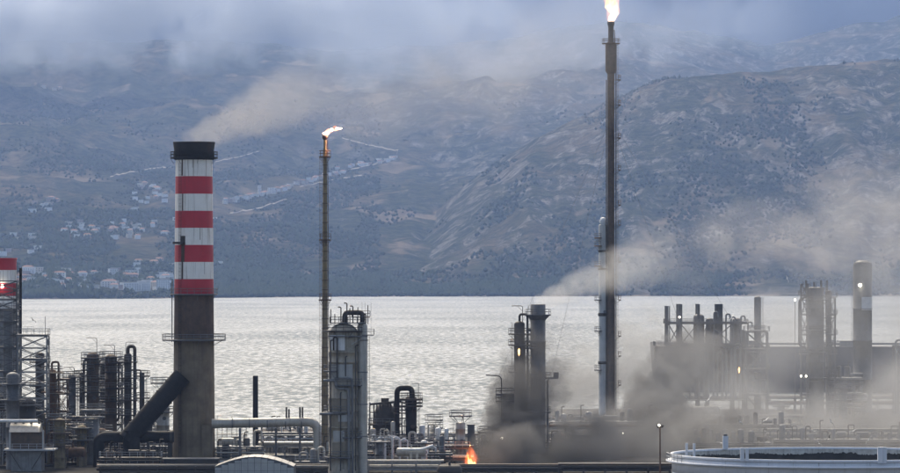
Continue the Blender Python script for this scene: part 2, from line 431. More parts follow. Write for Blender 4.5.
def deck(t, x0, x1, y0, y1, z, m='grey', mr='rail', sides='xXyY'):
    """rectangular grating deck with rails"""
    mb = MB(); mb.box(((x0 + x1) / 2, (y0 + y1) / 2, z), (x1 - x0, y1 - y0, 0.2))
    o = t.part('platform', mb, m)
    if mr:
        z2 = z + 0.1
        t.part('railing', rail_line([(x0, y1, z2), (x0, y0, z2), (x1, y0, z2), (x1, y1, z2), (x0, y1, z2)]), mr, o)
    return o
def ladder(t, x, y, z0, z1, cage=True, m='rail', a=-math.pi / 2, parent=None):
    mb = MB(); ux, uy = -math.sin(a), math.cos(a); ox, oy = math.cos(a), math.sin(a)
    for k in (-0.25, 0.25): mb.bar((x + ux * k, y + uy * k, z0), (x + ux * k, y + uy * k, z1), 0.05)
    n = int((z1 - z0) / 0.8)
    for k in range(n): mb.bar((x - ux * 0.25, y - uy * 0.25, z0 + 0.8 * k + 0.4), (x + ux * 0.25, y + uy * 0.25, z0 + 0.8 * k + 0.4), 0.035)
    if cage:
        for k in range(int((z1 - z0 - 2) / 1.6)):
            z = z0 + 2.2 + k * 1.6
            P = [(x + ux * 0.38 * math.cos(q) + ox * 0.72 * math.sin(q), y + uy * 0.38 * math.cos(q) + oy * 0.72 * math.sin(q), z) for q in [math.pi * j / 5 for j in range(6)]]
            for p, q in zip(P[:-1], P[1:]): mb.bar(p, q, 0.035)
        for q in (0.9, 1.57, 2.2):
            mb.bar((x + ux * 0.38 * math.cos(q) + ox * 0.72 * math.sin(q), y + uy * 0.38 * math.cos(q) + oy * 0.72 * math.sin(q), z0 + 2.2), (x + ux * 0.38 * math.cos(q) + ox * 0.72 * math.sin(q), y + uy * 0.38 * math.cos(q) + oy * 0.72 * math.sin(q), z1), 0.035)
    return t.part('ladder', mb, m, parent)

def shell_prof(r, h, dome=0.5, bands=()):
    """vessel outline: skirt, stiffener bands, domed head"""
    P = [(r * 1.04, 0), (r * 1.04, 1.2), (r, 1.3)]
    for b in sorted(bands): P += [(r, b - 0.12), (r * 1.05, b - 0.1), (r * 1.05, b + 0.1), (r, b + 0.12)]
    hd = r * dome
    P.append((r, h - hd))
    if dome > 0:
        for k in range(1, 7):
            a = k / 6 * math.pi / 2; P.append((max(r * math.cos(a), 0.02), h - hd + hd * math.sin(a)))
    return P

def column(px, w, top, D, label, m='grey', plats=(), dome=0.6, lad=1, bands=4, name='process_column', cat='column', over=None, davit=None, pm='grey', rm='rail', group=None, po=1.4, side_pipes=(), seg=24):
    t = T(name, label, cat, px, D, group); r = w / 2 * t.s; h = t.z(top)
    bl = [h * (k + 1) / (bands + 1.3) + rnd.uniform(-1, 1) for k in range(bands)]
    t.part('shell', MB().lathe(shell_prof(r, h, dome, bl), n=seg), m)
    for q in plats:
        py, a0, a1 = (q, 0, 2 * math.pi) if not isinstance(q, tuple) else q
        platform(t, t.z(py), r * 1.0, r + po, a0, a1, m=pm, mr=rm)
    if lad: ladder(t, lad * (r + 0.25), -0.25, 0.5, h - 0.3, m=rm, a=-math.pi / 2 + lad * 0.5)
    if over:                                  # overhead vapour line: gooseneck then down the side
        rp, side, drop = over
        x1 = side * (r + rp + 0.35)
        t.part('overhead_pipe', MB().tube([(0, 0, h - 0.1), (0, 0, h + 1.6), (x1, -0.5, h + 1.6), (x1, -0.5, t.z(drop))], rp, 10), m)
    if davit:
        side, dh = davit; x = -side * r * 0.6
        t.part('davit', MB().tube([(x, 0.2, h - 0.6), (x, 0.2, h + dh), (x + side * 2.6, 0.2, h + dh)], 0.08, 6, 0.5).bar((x, 0.2, h + dh - 1.3), (x + side * 1.3, 0.2, h + dh), 0.06), rm)
    for (dx, p0, p1, rp, y) in side_pipes:
        t.part('riser_pipe', MB().tube([(0, y, t.z(p0) - 0.0), (dx * t.s, y, t.z(p0)), (dx * t.s, y, t.z(p1)), (0, y, t.z(p1))], rp, 8), m)
    # manways and nozzles on the camera side
    t.part('manway', MB().cyl((r * 0.3, -r * 0.9, h * 0.55), (r * 0.3, -r - 0.35, h * 0.55), 0.45, n=10), pm)
    return t, r, h

def member(t, name, p0, p1, th, m='steel', parent=None):
    return t.part(name, MB().bar(p0, p1, th), m, parent)

def lattice(t, x0, x1, y0, y1, zs, lt=0.3, bt=0.14, m='steel', legs=True):
    """braced steel tower: four legs, a beam and crossed braces per bay and face"""
    C = [(x0, y0), (x1, y0), (x1, y1), (x0, y1)]
    for c in C: member(t, 'leg', (c[0], c[1], 0), (c[0], c[1], zs[-1]), lt, m)
    for i in range(4):
        a, b = C[i], C[(i + 1) % 4]
        for j in range(len(zs)):
            member(t, 'beam', (a[0], a[1], zs[j]), (b[0], b[1], zs[j]), lt * 0.7, m)
            if j:
                member(t, 'brace', (a[0], a[1], zs[j - 1]), (b[0], b[1], zs[j]), bt, m)
                member(t, 'brace', (b[0], b[1], zs[j - 1]), (a[0], a[1], zs[j]), bt, m)

def pipe_rack(px0, px1, D, levels, label, npipes=5, depth=5.0, bay=7.0, mats=('steel', 'clad', 'brown', 'grey', 'rust'), m='steel', rail=False, group=None):
    t = T('pipe_rack', label, 'pipe rack', px0, D, group); L = (px1 - px0) * t.s; zt = t.z(levels[0])
    n = max(1, int(round(L / bay)))
    for k in range(n + 1):
        x = L * k / n
        for y in (0, depth): t.part('post', MB().box((x, y, zt / 2), (0.32, 0.32, zt)), m)
        for py in levels: t.part('cross_beam', MB().box((x, depth / 2, t.z(py)), (0.25, depth - 0.34, 0.35)), m)
    for py in levels:
        z = t.z(py)
        for y in (0, depth): t.part('long_beam', MB().box((L / 2, y + (0.29 if y else -0.29), z - 0.05), (L, 0.22, 0.4)), m)
        for k in range(npipes):
            r = rnd.choice((0.12, 0.18, 0.25, 0.36)); y = 0.6 + (depth - 1.2) * k / max(1, npipes - 1)
            t.part('pipe', MB().tube([(-0.8, y, z + 0.19 + r), (L + 0.8, y, z + 0.19 + r)], r, 8), rnd.choice(mats))
    if rail:
        t.part('railing', rail_line([(0, -0.35, zt + 0.2), (L, -0.35, zt + 0.2)]), 'railw')
    return t

def scaffold(px0, px1, top, D, label, rows=5, depth=2.5, cols=None, m='railw'):
    t = T('scaffold', label, 'scaffold', px0, D); L = (px1 - px0) * t.s; h = t.z(top); n = cols or max(2, int(L / 2.2))
    for y in (0, depth):
        for k in range(n + 1): member(t, 'standard', (L * k / n, y, 0), (L * k / n, y, h + rnd.uniform(-0.4, 0.9)), 0.07, m)
    for j in range(1, rows + 1):
        z = h * j / rows - 0.3
        for y in (0, depth):
            member(t, 'ledger', (-0.2, y - 0.06, z), (L + 0.2, y - 0.06, z), 0.06, m)
            member(t, 'guard_rail', (-0.2, y - 0.06, z + 1), (L + 0.2, y - 0.06, z + 1), 0.045, m)
        t.part('plank_deck', MB().box((L / 2, depth / 2, z + 0.1), (L, depth - 0.3, 0.08)), 'tan')
    return t

def drum(px0, px1, py, rpx, D, label, m='grey', name='horizontal_drum', legs=True, cat='drum'):
    t = T(name, label, cat, (px0 + px1) / 2, D); r = rpx * t.s; L = (px1 - px0) * t.s; z = t.z(py)
    prof = [(0.02, -L / 2)]
    for k in range(1, 6):
        a = k / 5 * math.pi / 2; prof.append((r * math.sin(a), -L / 2 + r * 0.5 * (1 - math.cos(a))))
    prof += [(r, L / 2 - r * 0.5)]
    for k in range(1, 6):
        a = k / 5 * math.pi / 2; prof.append((max(0.02, r * math.cos(a)), L / 2 - r * 0.5 + r * 0.5 * math.sin(a)))
    mb = MB().lathe(prof, n=18)
    mb.v = [(v[2], v[1], z + v[0]) for v in mb.v]; mb.f = [f[::-1] for f in mb.f]
    t.part('shell', mb, m)
    for s in (-1, 1): t.part('saddle', MB().box((s * L * 0.3, 0, (z - r * 0.8) / 2), (0.5, r * 1.5, z - r * 0.8)), 'conc')
    t.part('nozzle', MB().cyl((0, 0, z + r - 0.1), (0, 0, z + r + 0.7), 0.25), m)
    return t

# ------------------------------------------------------------------ striped chimney
def chimney():
    t = T('chimney', 'tall concrete chimney with red and white bands, brown middle and black cap', 'chimney', 194, 600)
    rr = lambda py: (18.4 + (py - 160) * 0.0095) * t.s
    def sec(name, y0, y1, m, off=0.0):
        zs = [t.z(y0 + (y1 - y0) * k / 4) for k in range(5)]
        return t.part(name, MB().lathe([(rr(y0 + (y1 - y0) * k / 4) + off, zs[k]) for k in range(5)], n=48, caps=False), m)
    ed = [160, 176.5, 194, 211, 228, 245, 262, 279, 294]
    for k in range(8): sec('white_band' if k % 2 == 0 else 'red_band', ed[k + 1], ed[k], 'white' if k % 2 == 0 else 'red')
    sec('brown_shaft', 338, 294, 'rustc'); sec('concrete_shaft', 465.6, 338, 'conc')
    r = rr(160)
    t.part('cap', MB().lathe([(r + 0.15, t.z(160)), (r + 0.5, t.z(159)), (r + 0.35, t.z(150)), (r + 0.6, t.z(143)), (r + 0.6, t.z(142)), (r - 0.3, t.z(142)), (r - 0.5, t.z(158))], n=48, caps=False), 'black')
    cp = platform(t, t.z(158), r + 0.4, r + 1.2, m='black', mr='black')
    for py, ro in ((294.5, 0.9), (340, 2.6)): platform(t, t.z(py), rr(py) + 0.05, rr(py) + ro, m='grey', mr='rail')
    ladder(t, -rr(250) + 1.4, -rr(250) * 0.86 - 0.2, 1, t.z(163), m='black', a=-math.pi / 2)
    t.part('conduit', MB().tube([(t.x(172.5), -1.5, t.z(342)), (t.x(172.5), -1.5, t.z(280))], 0.12, 6), 'rail')
    t.part('rest_landing', MB().box((t.x(179), -rr(243) * 0.8 - 0.6, t.z(243)), (2.2, 1.6, 0.5)), 'dark')
    for a0, a1, y0, y1, m in ((-2.22, -2.02, 243, 262, 'rustc'), (-2.2, -2.1, 262, 279, 'rustc'), (-2.25, -2.15, 160, 176, 'rustc'), (-2.2, -2.12, 194, 211, 'rustc'), (-2.3, -1.98, 236, 245, 'dark'), (-1.2, -1.17, 228, 240, 'rustc'), (-0.95, -0.93, 262, 274, 'rustc'), (-1.6, -1.58, 160, 168, 'rustc')):
        t.part('soot_stain', MB().lathe([(rr(y1) + 0.012, t.z(y1)), (rr(y0) + 0.012, t.z(y0))], n=4, caps=False, a0=a0, a1=a1), m)
    t.part('buttress', MB().box((t.x(208.5), -rr(440) * 0.75, t.z(424) / 2), (2.5, 2.2, t.z(424))), 'conc')
chimney()

def chimney_small():
    t = T('chimney', 'red and white topped chimney half hidden by steel lattice at the plant edge', 'chimney', -4, 640)
    r = 20.5 * t.s
    ed = [260, 270, 283, 296, 309]
    for k in range(4):
        t.part('red_band' if k % 2 == 0 else 'white_band', MB().lathe([(r, t.z(ed[k + 1])), (r, t.z(ed[k]))], n=40, caps=False), 'red' if k % 2 == 0 else 'white')
    t.part('concrete_shaft', MB().lathe([(r * 1.05, 0), (r, t.z(309))], n=40, caps=False), 'steel')
    t.part('cap', MB().lathe([(r + 0.1, t.z(260)), (r + 0.2, t.z(258)), (r - 0.5, t.z(258)), (r - 0.6, t.z(262))], n=40, caps=False), 'red')
    ladder(t, r + 0.5, -0.6, 1, t.z(262), m='black')
    t.part('downpipe', MB().tube([(r + 1.0, 0, 0), (r + 1.0, 0, t.z(268))], 0.3, 8), 'black')
    t.part('warning_lamp', MB().lathe([(0.02, -0.45), (0.3, -0.3), (0.4, 0), (0.3, 0.3), (0.02, 0.45)], (t.x(4.5), -r - 0.3, t.z(286)), 10), 'lamp')
    platform(t, t.z(309), r, r + 1.1, m='grey')
chimney_small()

# ------------------------------------------------------------------ lattice structures at the left edge
def left_lattice():
    t = T('lattice_tower', 'pale steel lattice tower with crossed braces and railed top beside the chimney', 'steel tower', 33, 600)
    zs = [t.z(y) for y in (464, 450, 437, 424, 411, 398, 385, 372, 360, 348, 336)]
    lattice(t, t.x(19), t.x(48), -2.6, 2.6, zs, 0.32, 0.16, 'steel')
    deck(t, t.x(17), t.x(49), -3, 3, t.z(336) + 0.3)
    member(t, 'mast', (t.x(46.5), -2.6, t.z(336)), (t.x(46.5), -2.6, t.z(316)), 0.12, 'steel')
    t.part('handrail_cage', rail_line([(t.x(23), -2.9, t.z(334)), (t.x(35), -2.9, t.z(334))], 1.7, 0.06, 1.0), 'railw')
    for py in (360, 384, 412): deck(t, t.x(20), t.x(47), -2.3, 2.3, t.z(py) + 0.3, 'grey', None)
    t2 = T('lattice_tower', 'tall grey lattice tower with stacked decks in front of the half hidden chimney', 'steel tower', 4, 612)
    zs = [t2.z(y) for y in (462, 446, 430, 415, 400, 386, 372, 360, 348, 335, 322, 311, 300, 290, 281)]
    lattice(t2, t2.x(-12), t2.x(18), -2.4, 2.4, zs, 0.3, 0.14, 'grey')
    for py in (400, 372, 348, 322, 300): deck(t2, t2.x(-12), t2.x(18), -2.6, 2.6, t2.z(py) + 0.25, 'grey', 'rail')
    t2.part('duct', MB().tube([(t2.x(8), 0.4, 0.2), (t2.x(8), 0.4, t2.z(310))], 1.2, 14), 'steel')
    ladder(t2, t2.x(16), -2.6, 0.5, t2.z(284), m='dark')
left_lattice()

def furnace_house():
    t = T('furnace_house', 'grey furnace house with bright curved metal roof on a railed deck', 'furnace', 26.5, 583)
    x0, x1 = t.x(9), t.x(44)
    t.part('lower_wall', MB().box(((x0 + x1) / 2, 3.5, t.z(451) / 2), (x1 - x0 - 1.0, 7, t.z(451))), 'steel')
    for k in range(6):
        t.part('wall_panel', MB().box((x0 + 0.5 + (x1 - x0 - 1) * (k + 0.5) / 6, -0.05, t.z(462)), ((x1 - x0 - 1) / 6 - 0.12, 0.1, 3.9)), 'steel')
    t.part('deck_slab', MB().box(((x0 + x1) / 2 + 0.7, 2.5, t.z(450) + 0.1), (x1 - x0 + 3.4, 9.5, 0.3)), 'railw')
    t.part('upper_wall', MB().box(((x0 + x1) / 2, 3.5, (t.z(449) + t.z(432)) / 2), (x1 - x0 - 0.8, 6, t.z(432) - t.z(449))), 'brown')
    for x in (x0 + 0.2, x1 - 0.2): t.part('corner_post', MB().box((x, 0.2, (t.z(449) + t.z(430)) / 2), (0.35, 0.35, t.z(430) - t.z(449))), 'pale')
    mb = MB(); n = 10
    prof = [(-0.6 + 7.6 * k / n, t.z(432) + 1.9 * math.sin(math.pi * k / n) ** 0.8) for k in range(n + 1)]
    xa, xb = x0 + 0.1, x1 - 0.9
    vs = [(x, y, z) for x in (xa, xb) for y, z in prof]
    mb.add(vs, [(k, n + 1 + k, n + 2 + k, k + 1) for k in range(n)], True); mb.add(vs[:n + 1], [tuple(range(n, -1, -1))]); mb.add(vs[n + 1:], [tuple(range(n + 1))])
    t.part('curved_roof', mb, 'clad')
    t.part('railing', rail_line([(x0 - 0.8, -2.1, t.z(449)), (x1 + 2.2, -2.1, t.z(449))], 1.2, 0.09), 'railw')
    for k in range(4): t.part('vent', MB().cyl((x0 + 1.2 + k * 1.7, 2.5, t.z(428)), (x0 + 1.2 + k * 1.7, 2.5, t.z(420) - 0.4 * (k % 2)), 0.28), 'grey')
    t.part('header_pipe', MB().tube([(x0 - 3, 1.5, t.z(421)), (x1 - 1.5, 1.5, t.z(421))], 0.35, 10), 'cladw')
    member(t, 'stay', (x0 + 0.3, -0.25, t.z(452)), (x0 + 2.6, -0.25, 0.5), 0.12, 'dark'); member(t, 'stay', (x1 - 0.3, -0.25, t.z(452)), (x1 - 2.6, -0.25, 0.5), 0.12, 'dark')
furnace_house()

column(13, 13, 372, 590, 'dark blue-grey vessel standing inside the lattice tower', 'grey', (400, 384), lad=0, bands=3)
column(26, 20, 398, 595, 'short dark vessel behind the curved roof of the furnace house', 'dark', (405,), lad=0, bands=2)
column(52, 8.5, 369, 606, 'rusty brown column wrapped in scaffold beside the lattice tower', 'rust', (372, 392, 414), bands=5, pm='rust', over=(0.25, 1, 440))
scaffold(47, 63, 372, 603, 'rust-tinted scaffold around the brown column', 9, 3.0, 4, 'rust')
column(72, 7.6, 374, 640, 'slim grey column with crown platform between the rusty scaffold and dark twin columns', 'grey', (377, 388), lad=1, davit=(-1, 1.6), rm='dark')
# dark trio
column(93, 12.5, 352, 640, 'dark brown column with hooked davit, first of the dark trio beside the flue duct', 'brown', ((370, 1.6, 4.9), 358, 364, 381, 392, 412), lad=-1, davit=(-1, 3.4), pm='dark', rm='rail', side_pipes=((-9, 360, 430, 0.3, -0.2),))
column(111, 12, 354, 645, 'dark brown column with wide top ring, middle of the dark trio', 'brown', ((372, 4.0, 7.2), 357, 363, 388, 401, 414), lad=1, davit=(-1, 2.2), pm='dark', rm='rail', side_pipes=((8, 362, 420, 0.28, -0.4),))
column(128, 7.5, 353, 640, 'slimmer dark column with tall gooseneck pipe nearest the striped chimney', 'dark', ((378, 3.6, 6.6), 362, 388, 400, 415), lad=-1, davit=(1, 2.6), over=(0.42, 1, 436), pm='dark', rm='rail', side_pipes=((13, 370, 430, 0.2, -0.3),))
column(92.5, 14, 417, 604, 'stubby grey vessel with railed platform in front of the dark trio', 'steel', (417, 410), dome=0.3, lad=0, bands=1, po=1.3, pm='steel')
column(163, 13, 389, 640, 'pale grey column with nozzles behind the sloping flue duct', 'clad', (383, 412), lad=-1, bands=3, po=1.4)

def flue_duct():
    t = T('flue_duct', 'thick black flue duct sloping down from the striped chimney', 'duct', 132, 596)
    t.part('sloping_duct', MB().cyl(t.p(182, 376, 1.5), t.p(127, 440, -1.0), 2.1, n=20), 'black')
    d = Vector(t.p(127, 440, -1.0)) - Vector(t.p(182, 376, 1.5))
    for k in range(1, 6):
        a = Vector(t.p(182, 376, 1.5)) + d * (k / 6.2); b = a + d.normalized() * 0.25
        t.part('stiffener_ring', MB().cyl(a, b, 2.28, n=20), 'black')
    t.part('level_duct', MB().tube([t.p(174, 436.5, 0), t.p(104, 437, 0), t.p(99, 440, 0), t.p(99, 475, 0)], 1.25, 16, 2.6), 'black')
    t.part('downcomer', MB().cyl(t.p(132, 430, -1.0), (0, -1.0, 0), 1.9, n=18), 'black')
    t.part('duct_flange', MB().cyl(t.p(170, 436.5, 0), t.p(173, 436.5, 0), 1.45, n=18), 'dark')
    t.part('support_leg', MB().box((t.x(170), 0, t.z(442) / 2), (0.9, 0.9, t.z(442))), 'dark')
    t.part('support_leg', MB().box((t.x(148), 0, t.z(442) / 2), (0.5, 0.5, t.z(442))), 'dark')
flue_duct()
def plinth():
    t = T('blower_house', 'low dark blower house at the foot of the striped chimney', 'shed', 189, 587)
    t.part('wall', MB().box((0, 0, t.z(459) / 2), (60 * t.s, 6, t.z(459))), 'dark')
    t.part('roof_edge', MB().box((0, 0, t.z(459) + 0.12), (61.5 * t.s, 6.4, 0.24)), 'grey')
    for k in range(5): t.part('louvre', MB().box((-5.4 + k * 2.7, -3.04, t.z(468)), (1.6, 0.1, 1.4)), 'black')
plinth()

# ------------------------------------------------------------------ between chimney and big column
def transfer_line():
    t = T('transfer_line', 'fat grey pipeline leaving the chimney and turning down at an elbow', 'pipeline', 266, 596)
    t.part('pipe', MB().tube([t.p(212, 423.5), t.p(318, 421.5), t.p(318, 478)], 4.7 * t.s, 18, 2.6), 'clad')
    for px in (232, 249, 267, 285, 301): t.part('band', MB().cyl(t.p(px, 423), t.p(px + 1.2, 423), 5.0 * t.s, n=18), 'steel')
    for px in (240, 276, 300): t.part('support', MB().box((t.x(px), 0, t.z(428) / 2), (0.45, 0.45, t.z(428))), 'grey')
    for px, py in ((286.5, 407), (289, 409), (300, 407), (302.5, 407)): t.part('vent_pipe', MB().cyl(t.p(px, 420), t.p(px, py), 0.2), 'dark')
transfer_line()
def black_vent():
    t = T('vent_stack', 'plain matt black vent stack standing behind the fat pipeline', 'stack', 255.5, 625)
    r = 2.7 * t.s
    t.part('pipe', MB().lathe([(r * 1.05, 0), (r, 4), (r, t.z(376)), (r * 0.8, t.z(375.5)), (r * 0.78, t.z(378))], n=16), 'black')
    t.part('base_flange', MB().lathe([(r * 1.7, 0), (r * 1.7, 0.4), (r * 1.1, 0.5)], n=16), 'dark')
    t.part('flange', MB().lathe([(r * 1.0, t.z(420) - 0.2), (r * 1.2, t.z(420) - 0.2), (r * 1.2, t.z(420) + 0.2), (r, t.z(420) + 0.2)], n=16, caps=False), 'black')
black_vent()
scaffold(217, 246, 419, 612, 'thin pale scaffold behind the fat pipeline beside the chimney', 6, 3, 6, 'railw')
def cabin(px, w_, top, D, label, m):
    t = T('equipment_cabin', label, 'cabin', px, D); W_ = w_ * t.s; h = t.z(top)
    t.part('wall', MB().box((0, 0, h / 2), (W_, 3, h)), m); t.part('roof', MB().box((0, 0, h + 0.1), (W_ + 0.4, 3.4, 0.2)), 'grey')
    t.part('door', MB().box((W_ * 0.2, -1.53, h - 1.6), (0.9, 0.06, 2.0)), 'grey')
cabin(224, 9, 440, 603, 'white equipment cabin beside the chimney foot', 'cladw'); cabin(236, 6.5, 437, 606, 'grey equipment cabin under the scaffold', 'pale')
def panel_building():
    t = T('panel_building', 'pale panelled building with low arched roof in front of the pipeline', 'building', 254.5, 560)
    W_ = 79 * t.s; x0 = -W_ / 2; h0 = t.z(467); rise = t.z(452.5) - h0; dep = 12
    n = 12; prof = [(x0 + W_ * k / n, h0 + rise * math.sin(math.pi * (0.12 + 0.76 * k / n)) ** 1.1 - rise * math.sin(math.pi * 0.12) ** 1.1) for k in range(n + 1)]
    mb = MB(); vs = [(x, y, z) for y in (0.06, dep) for x, z in prof] + [(x0, 0.06, 0), (x0 + W_, 0.06, 0), (x0 + W_, dep, 0), (x0, dep, 0)]; m = n + 1
    mb.add(vs, [(2 * m,) + (2 * m + 1,) + tuple(range(n, -1, -1)), (2 * m + 3, 0 + 0 + 2 * m) + (0, m), (2 * m + 1, 2 * m + 2, m + n, n), (2 * m + 2, 2 * m + 3) + tuple(range(m, m + n + 1))])
    t.part('core_wall', mb, 'grey')
    # facade panels, each with its own joint
    for i in range(n):
        xa = x0 + W_ * i / n + 0.04; xb = x0 + W_ * (i + 1) / n - 0.04
        za, zb = prof[i][1], prof[i + 1][1]; z = 0.3; j = 0
        while z < min(za, zb) - 0.3:
            z1 = min(z + 1.55, min(za, zb) - 0.05); y = -0.05 - 0.012 * rnd.random()
            t.part('facade_panel', MB().box(((xa + xb) / 2, y + 0.05, (z + z1) / 2 - 0.02), (xb - xa, 0.1, z1 - z - 0.05)), 'pale'); z = z1
        # curved roof panels
        for q in range(3):
            ya = dep * q / 3 + 0.05; yb = dep * (q + 1) / 3 - 0.05
            t.part('roof_panel', MB().add([(xa, ya, za + 0.06), (xb, ya, zb + 0.06), (xb, yb, zb + 0.06), (xa, yb, za + 0.06), (xa, ya, za + 0.16), (xb, ya, zb + 0.16), (xb, yb, zb + 0.16), (xa, yb, za + 0.16)], [(3, 2, 1, 0), (4, 5, 6, 7), (0, 1, 5, 4), (1, 2, 6, 5), (2, 3, 7, 6), (3, 0, 4, 7)]), 'clad')
panel_building()

# ------------------------------------------------------------------ small flare with its flame
def flame_mat(name, z0, z1, hot, cool, s0, s1):
    m = bpy.data.materials.new(name); m.use_nodes = True; t = m.node_tree; t.nodes.clear(); K = t.links
    o = nn(t, 'ShaderNodeOutputMaterial'); e = nn(t, 'ShaderNodeEmission'); K.new(e.outputs[0], o.inputs[0])
    tc = nn(t, 'ShaderNodeTexCoord'); sp = nn(t, 'ShaderNodeSeparateXYZ'); K.new(tc.outputs['Object'], sp.inputs[0])
    n = nn(t, 'ShaderNodeTexNoise', Scale=1.1, Detail=3.0); K.new(tc.outputs['Object'], n.inputs['Vector'])
    ad = nn(t, 'ShaderNodeMath', operation='MULTIPLY_ADD'); K.new(n.outputs[0], ad.inputs[0]); ad.inputs[1].default_value = (z1 - z0) * 1.3; K.new(sp.outputs[2], ad.inputs[2])
    r = nn(t, 'ShaderNodeMapRange'); r.inputs[1].default_value = z0 + (z1 - z0) * 0.45; r.inputs[2].default_value = z1 + (z1 - z0) * 0.65; K.new(ad.outputs[0], r.inputs[0])
    mx = nn(t, 'ShaderNodeMix', data_type='RGBA'); K.new(r.outputs[0], mx.inputs[0]); mx.inputs[6].default_value = c4(hot); mx.inputs[7].default_value = c4(cool); K.new(mx.outputs[2], e.inputs[0])
    st = nn(t, 'ShaderNodeMapRange'); st.inputs[3].default_value = s0; st.inputs[4].default_value = s1; K.new(r.outputs[0], st.inputs[0]); K.new(st.outputs[0], e.inputs[1])
    return m
def flame_mesh(path, radii, seed, n=14):
    """ragged tongue of fire swept along a path"""
    mb = MB(); vs = []; N = len(path) * 4
    pp = np.array(path, float); ts = np.linspace(0, len(path) - 1, N)
    for i, tt in enumerate(ts):
        c = [np.interp(tt, range(len(path)), pp[:, k]) for k in range(3)]; r = np.interp(tt, range(len(path)), radii)
        for k in range(n):
            a = 2 * math.pi * k / n
            q = r * (0.45 + 1.1 * float(vnoise(np.array(math.cos(a) * 1.7 + 5 + seed), np.array(math.sin(a) * 1.7 + tt * 1.1 + 9), seed)))
            vs.append((c[0] + q * math.cos(a), c[1] + q * math.sin(a), c[2] + 0.35 * r * math.sin(3 * a + tt * 2)))
    mb.add(vs, [(i * n + k, i * n + (k + 1) % n, (i + 1) * n + (k + 1) % n, (i + 1) * n + k) for i in range(N - 1) for k in range(n)], True)
    mb.add(vs[:n][::-1], [tuple(range(n))]); mb.add(vs[-n:], [tuple(range(n))])
    return mb

def glow(path, radii, seed, col, st, parent):
    m = bpy.data.materials.new('flame_glow'); m.use_nodes = True; t = m.node_tree; t.nodes.clear()
    e = nn(t, 'ShaderNodeEmission'); e.inputs[0].default_value = c4(col); e.inputs[1].default_value = st
    o = nn(t, 'ShaderNodeOutputMaterial'); t.links.new(e.outputs[0], o.inputs['Volume'])
    return flame_mesh(path, radii, seed).build('flame_fringe', m, parent)
def small_flare():
    t = T('flare_stack', 'slender brown flare stack with a small windblown flame in front of the village slope', 'flare stack', 325, 590)
    r = lambda py: (1.9 + (py - 140) * 0.0052) * t.s
    ys = [466, 400, 300, 200, 160, 150]
    t.part('stack', MB().lathe([(r(y), t.z(y)) for y in ys] + [(r(150) * 0.8, t.z(148)), (r(150) * 0.8, t.z(138))], n=14), 'yellow')
    t.part('burner_tip', MB().lathe([(r(150) * 0.8, t.z(140)), (r(150) * 1.5, t.z(138)), (r(150) * 1.5, t.z(135)), (r(150) * 0.6, t.z(135))], n=14), 'dark')
    for py, ro in ((157, 0.85), (240, 0.8), (300, 0.8)): platform(t, t.z(py), r(py), r(py) + ro, m='brown', mr='brown')
    ladder(t, -r(300) - 0.35, -0.2, 1, t.z(158), m='brown')
    t.part('pilot_pipe', MB().tube([(r(400) + 0.2, -0.2, 1), (r(200) + 0.2, -0.2, t.z(200)), (r(200) + 0.1, -0.2, t.z(140))], 0.08, 6), 'brown')
    for q in range(30):
        py = 165 + q * 9.6
        t.part('stiffener_ring', MB().lathe([(r(py), t.z(py) - 0.1), (r(py) + 0.1, t.z(py) - 0.08), (r(py) + 0.1, t.z(py) + 0.08), (r(py), t.z(py) + 0.1)], n=14, caps=False), 'brown')
    f = thing('flame', 'small pinkish orange flame blown sideways off the slender flare tip', 'flame', (X(325, 590), 590 * KD, Z(136, 590)))
    s = t.s
    fm = flame_mat('flare_flame_small', 0, 2.0, (1.0, 0.78, 0.68), (1.0, 0.38, 0.24), 1.5, 0.85)
    glow([(-0.15, 0, -0.2), (0.3, 0, 0.6), (1.1, 0, 1.3), (2.2, 0, 1.5), (3.5, 0, 1.7)], [0.3, 0.8, 0.8, 0.8, 0.05], 31, (1.0, 0.4, 0.25), 0.35, f)
    flame_mesh([(-0.15, 0, -0.2), (0.1, 0, 0.25), (0.5, 0, 0.75), (0.95, 0, 1.35), (1.25, 0.1, 1.7)], [0.2, 0.5, 0.55, 0.4, 0.05], 3).build('flame_root', fm, f)
    flame_mesh([(1.5, 0, 1.1), (2.0, 0, 1.25), (2.6, 0, 1.5), (3.2, 0.1, 1.5)], [0.06, 0.45, 0.5, 0.06], 8).build('flame_tongue', fm, f)
    flame_mesh([(1.7, 0.2, 1.9), (2.2, 0.2, 2.1), (2.6, 0.2, 2.0)], [0.05, 0.3, 0.05], 12).build('flame_tongue', fm, f)
small_flare()

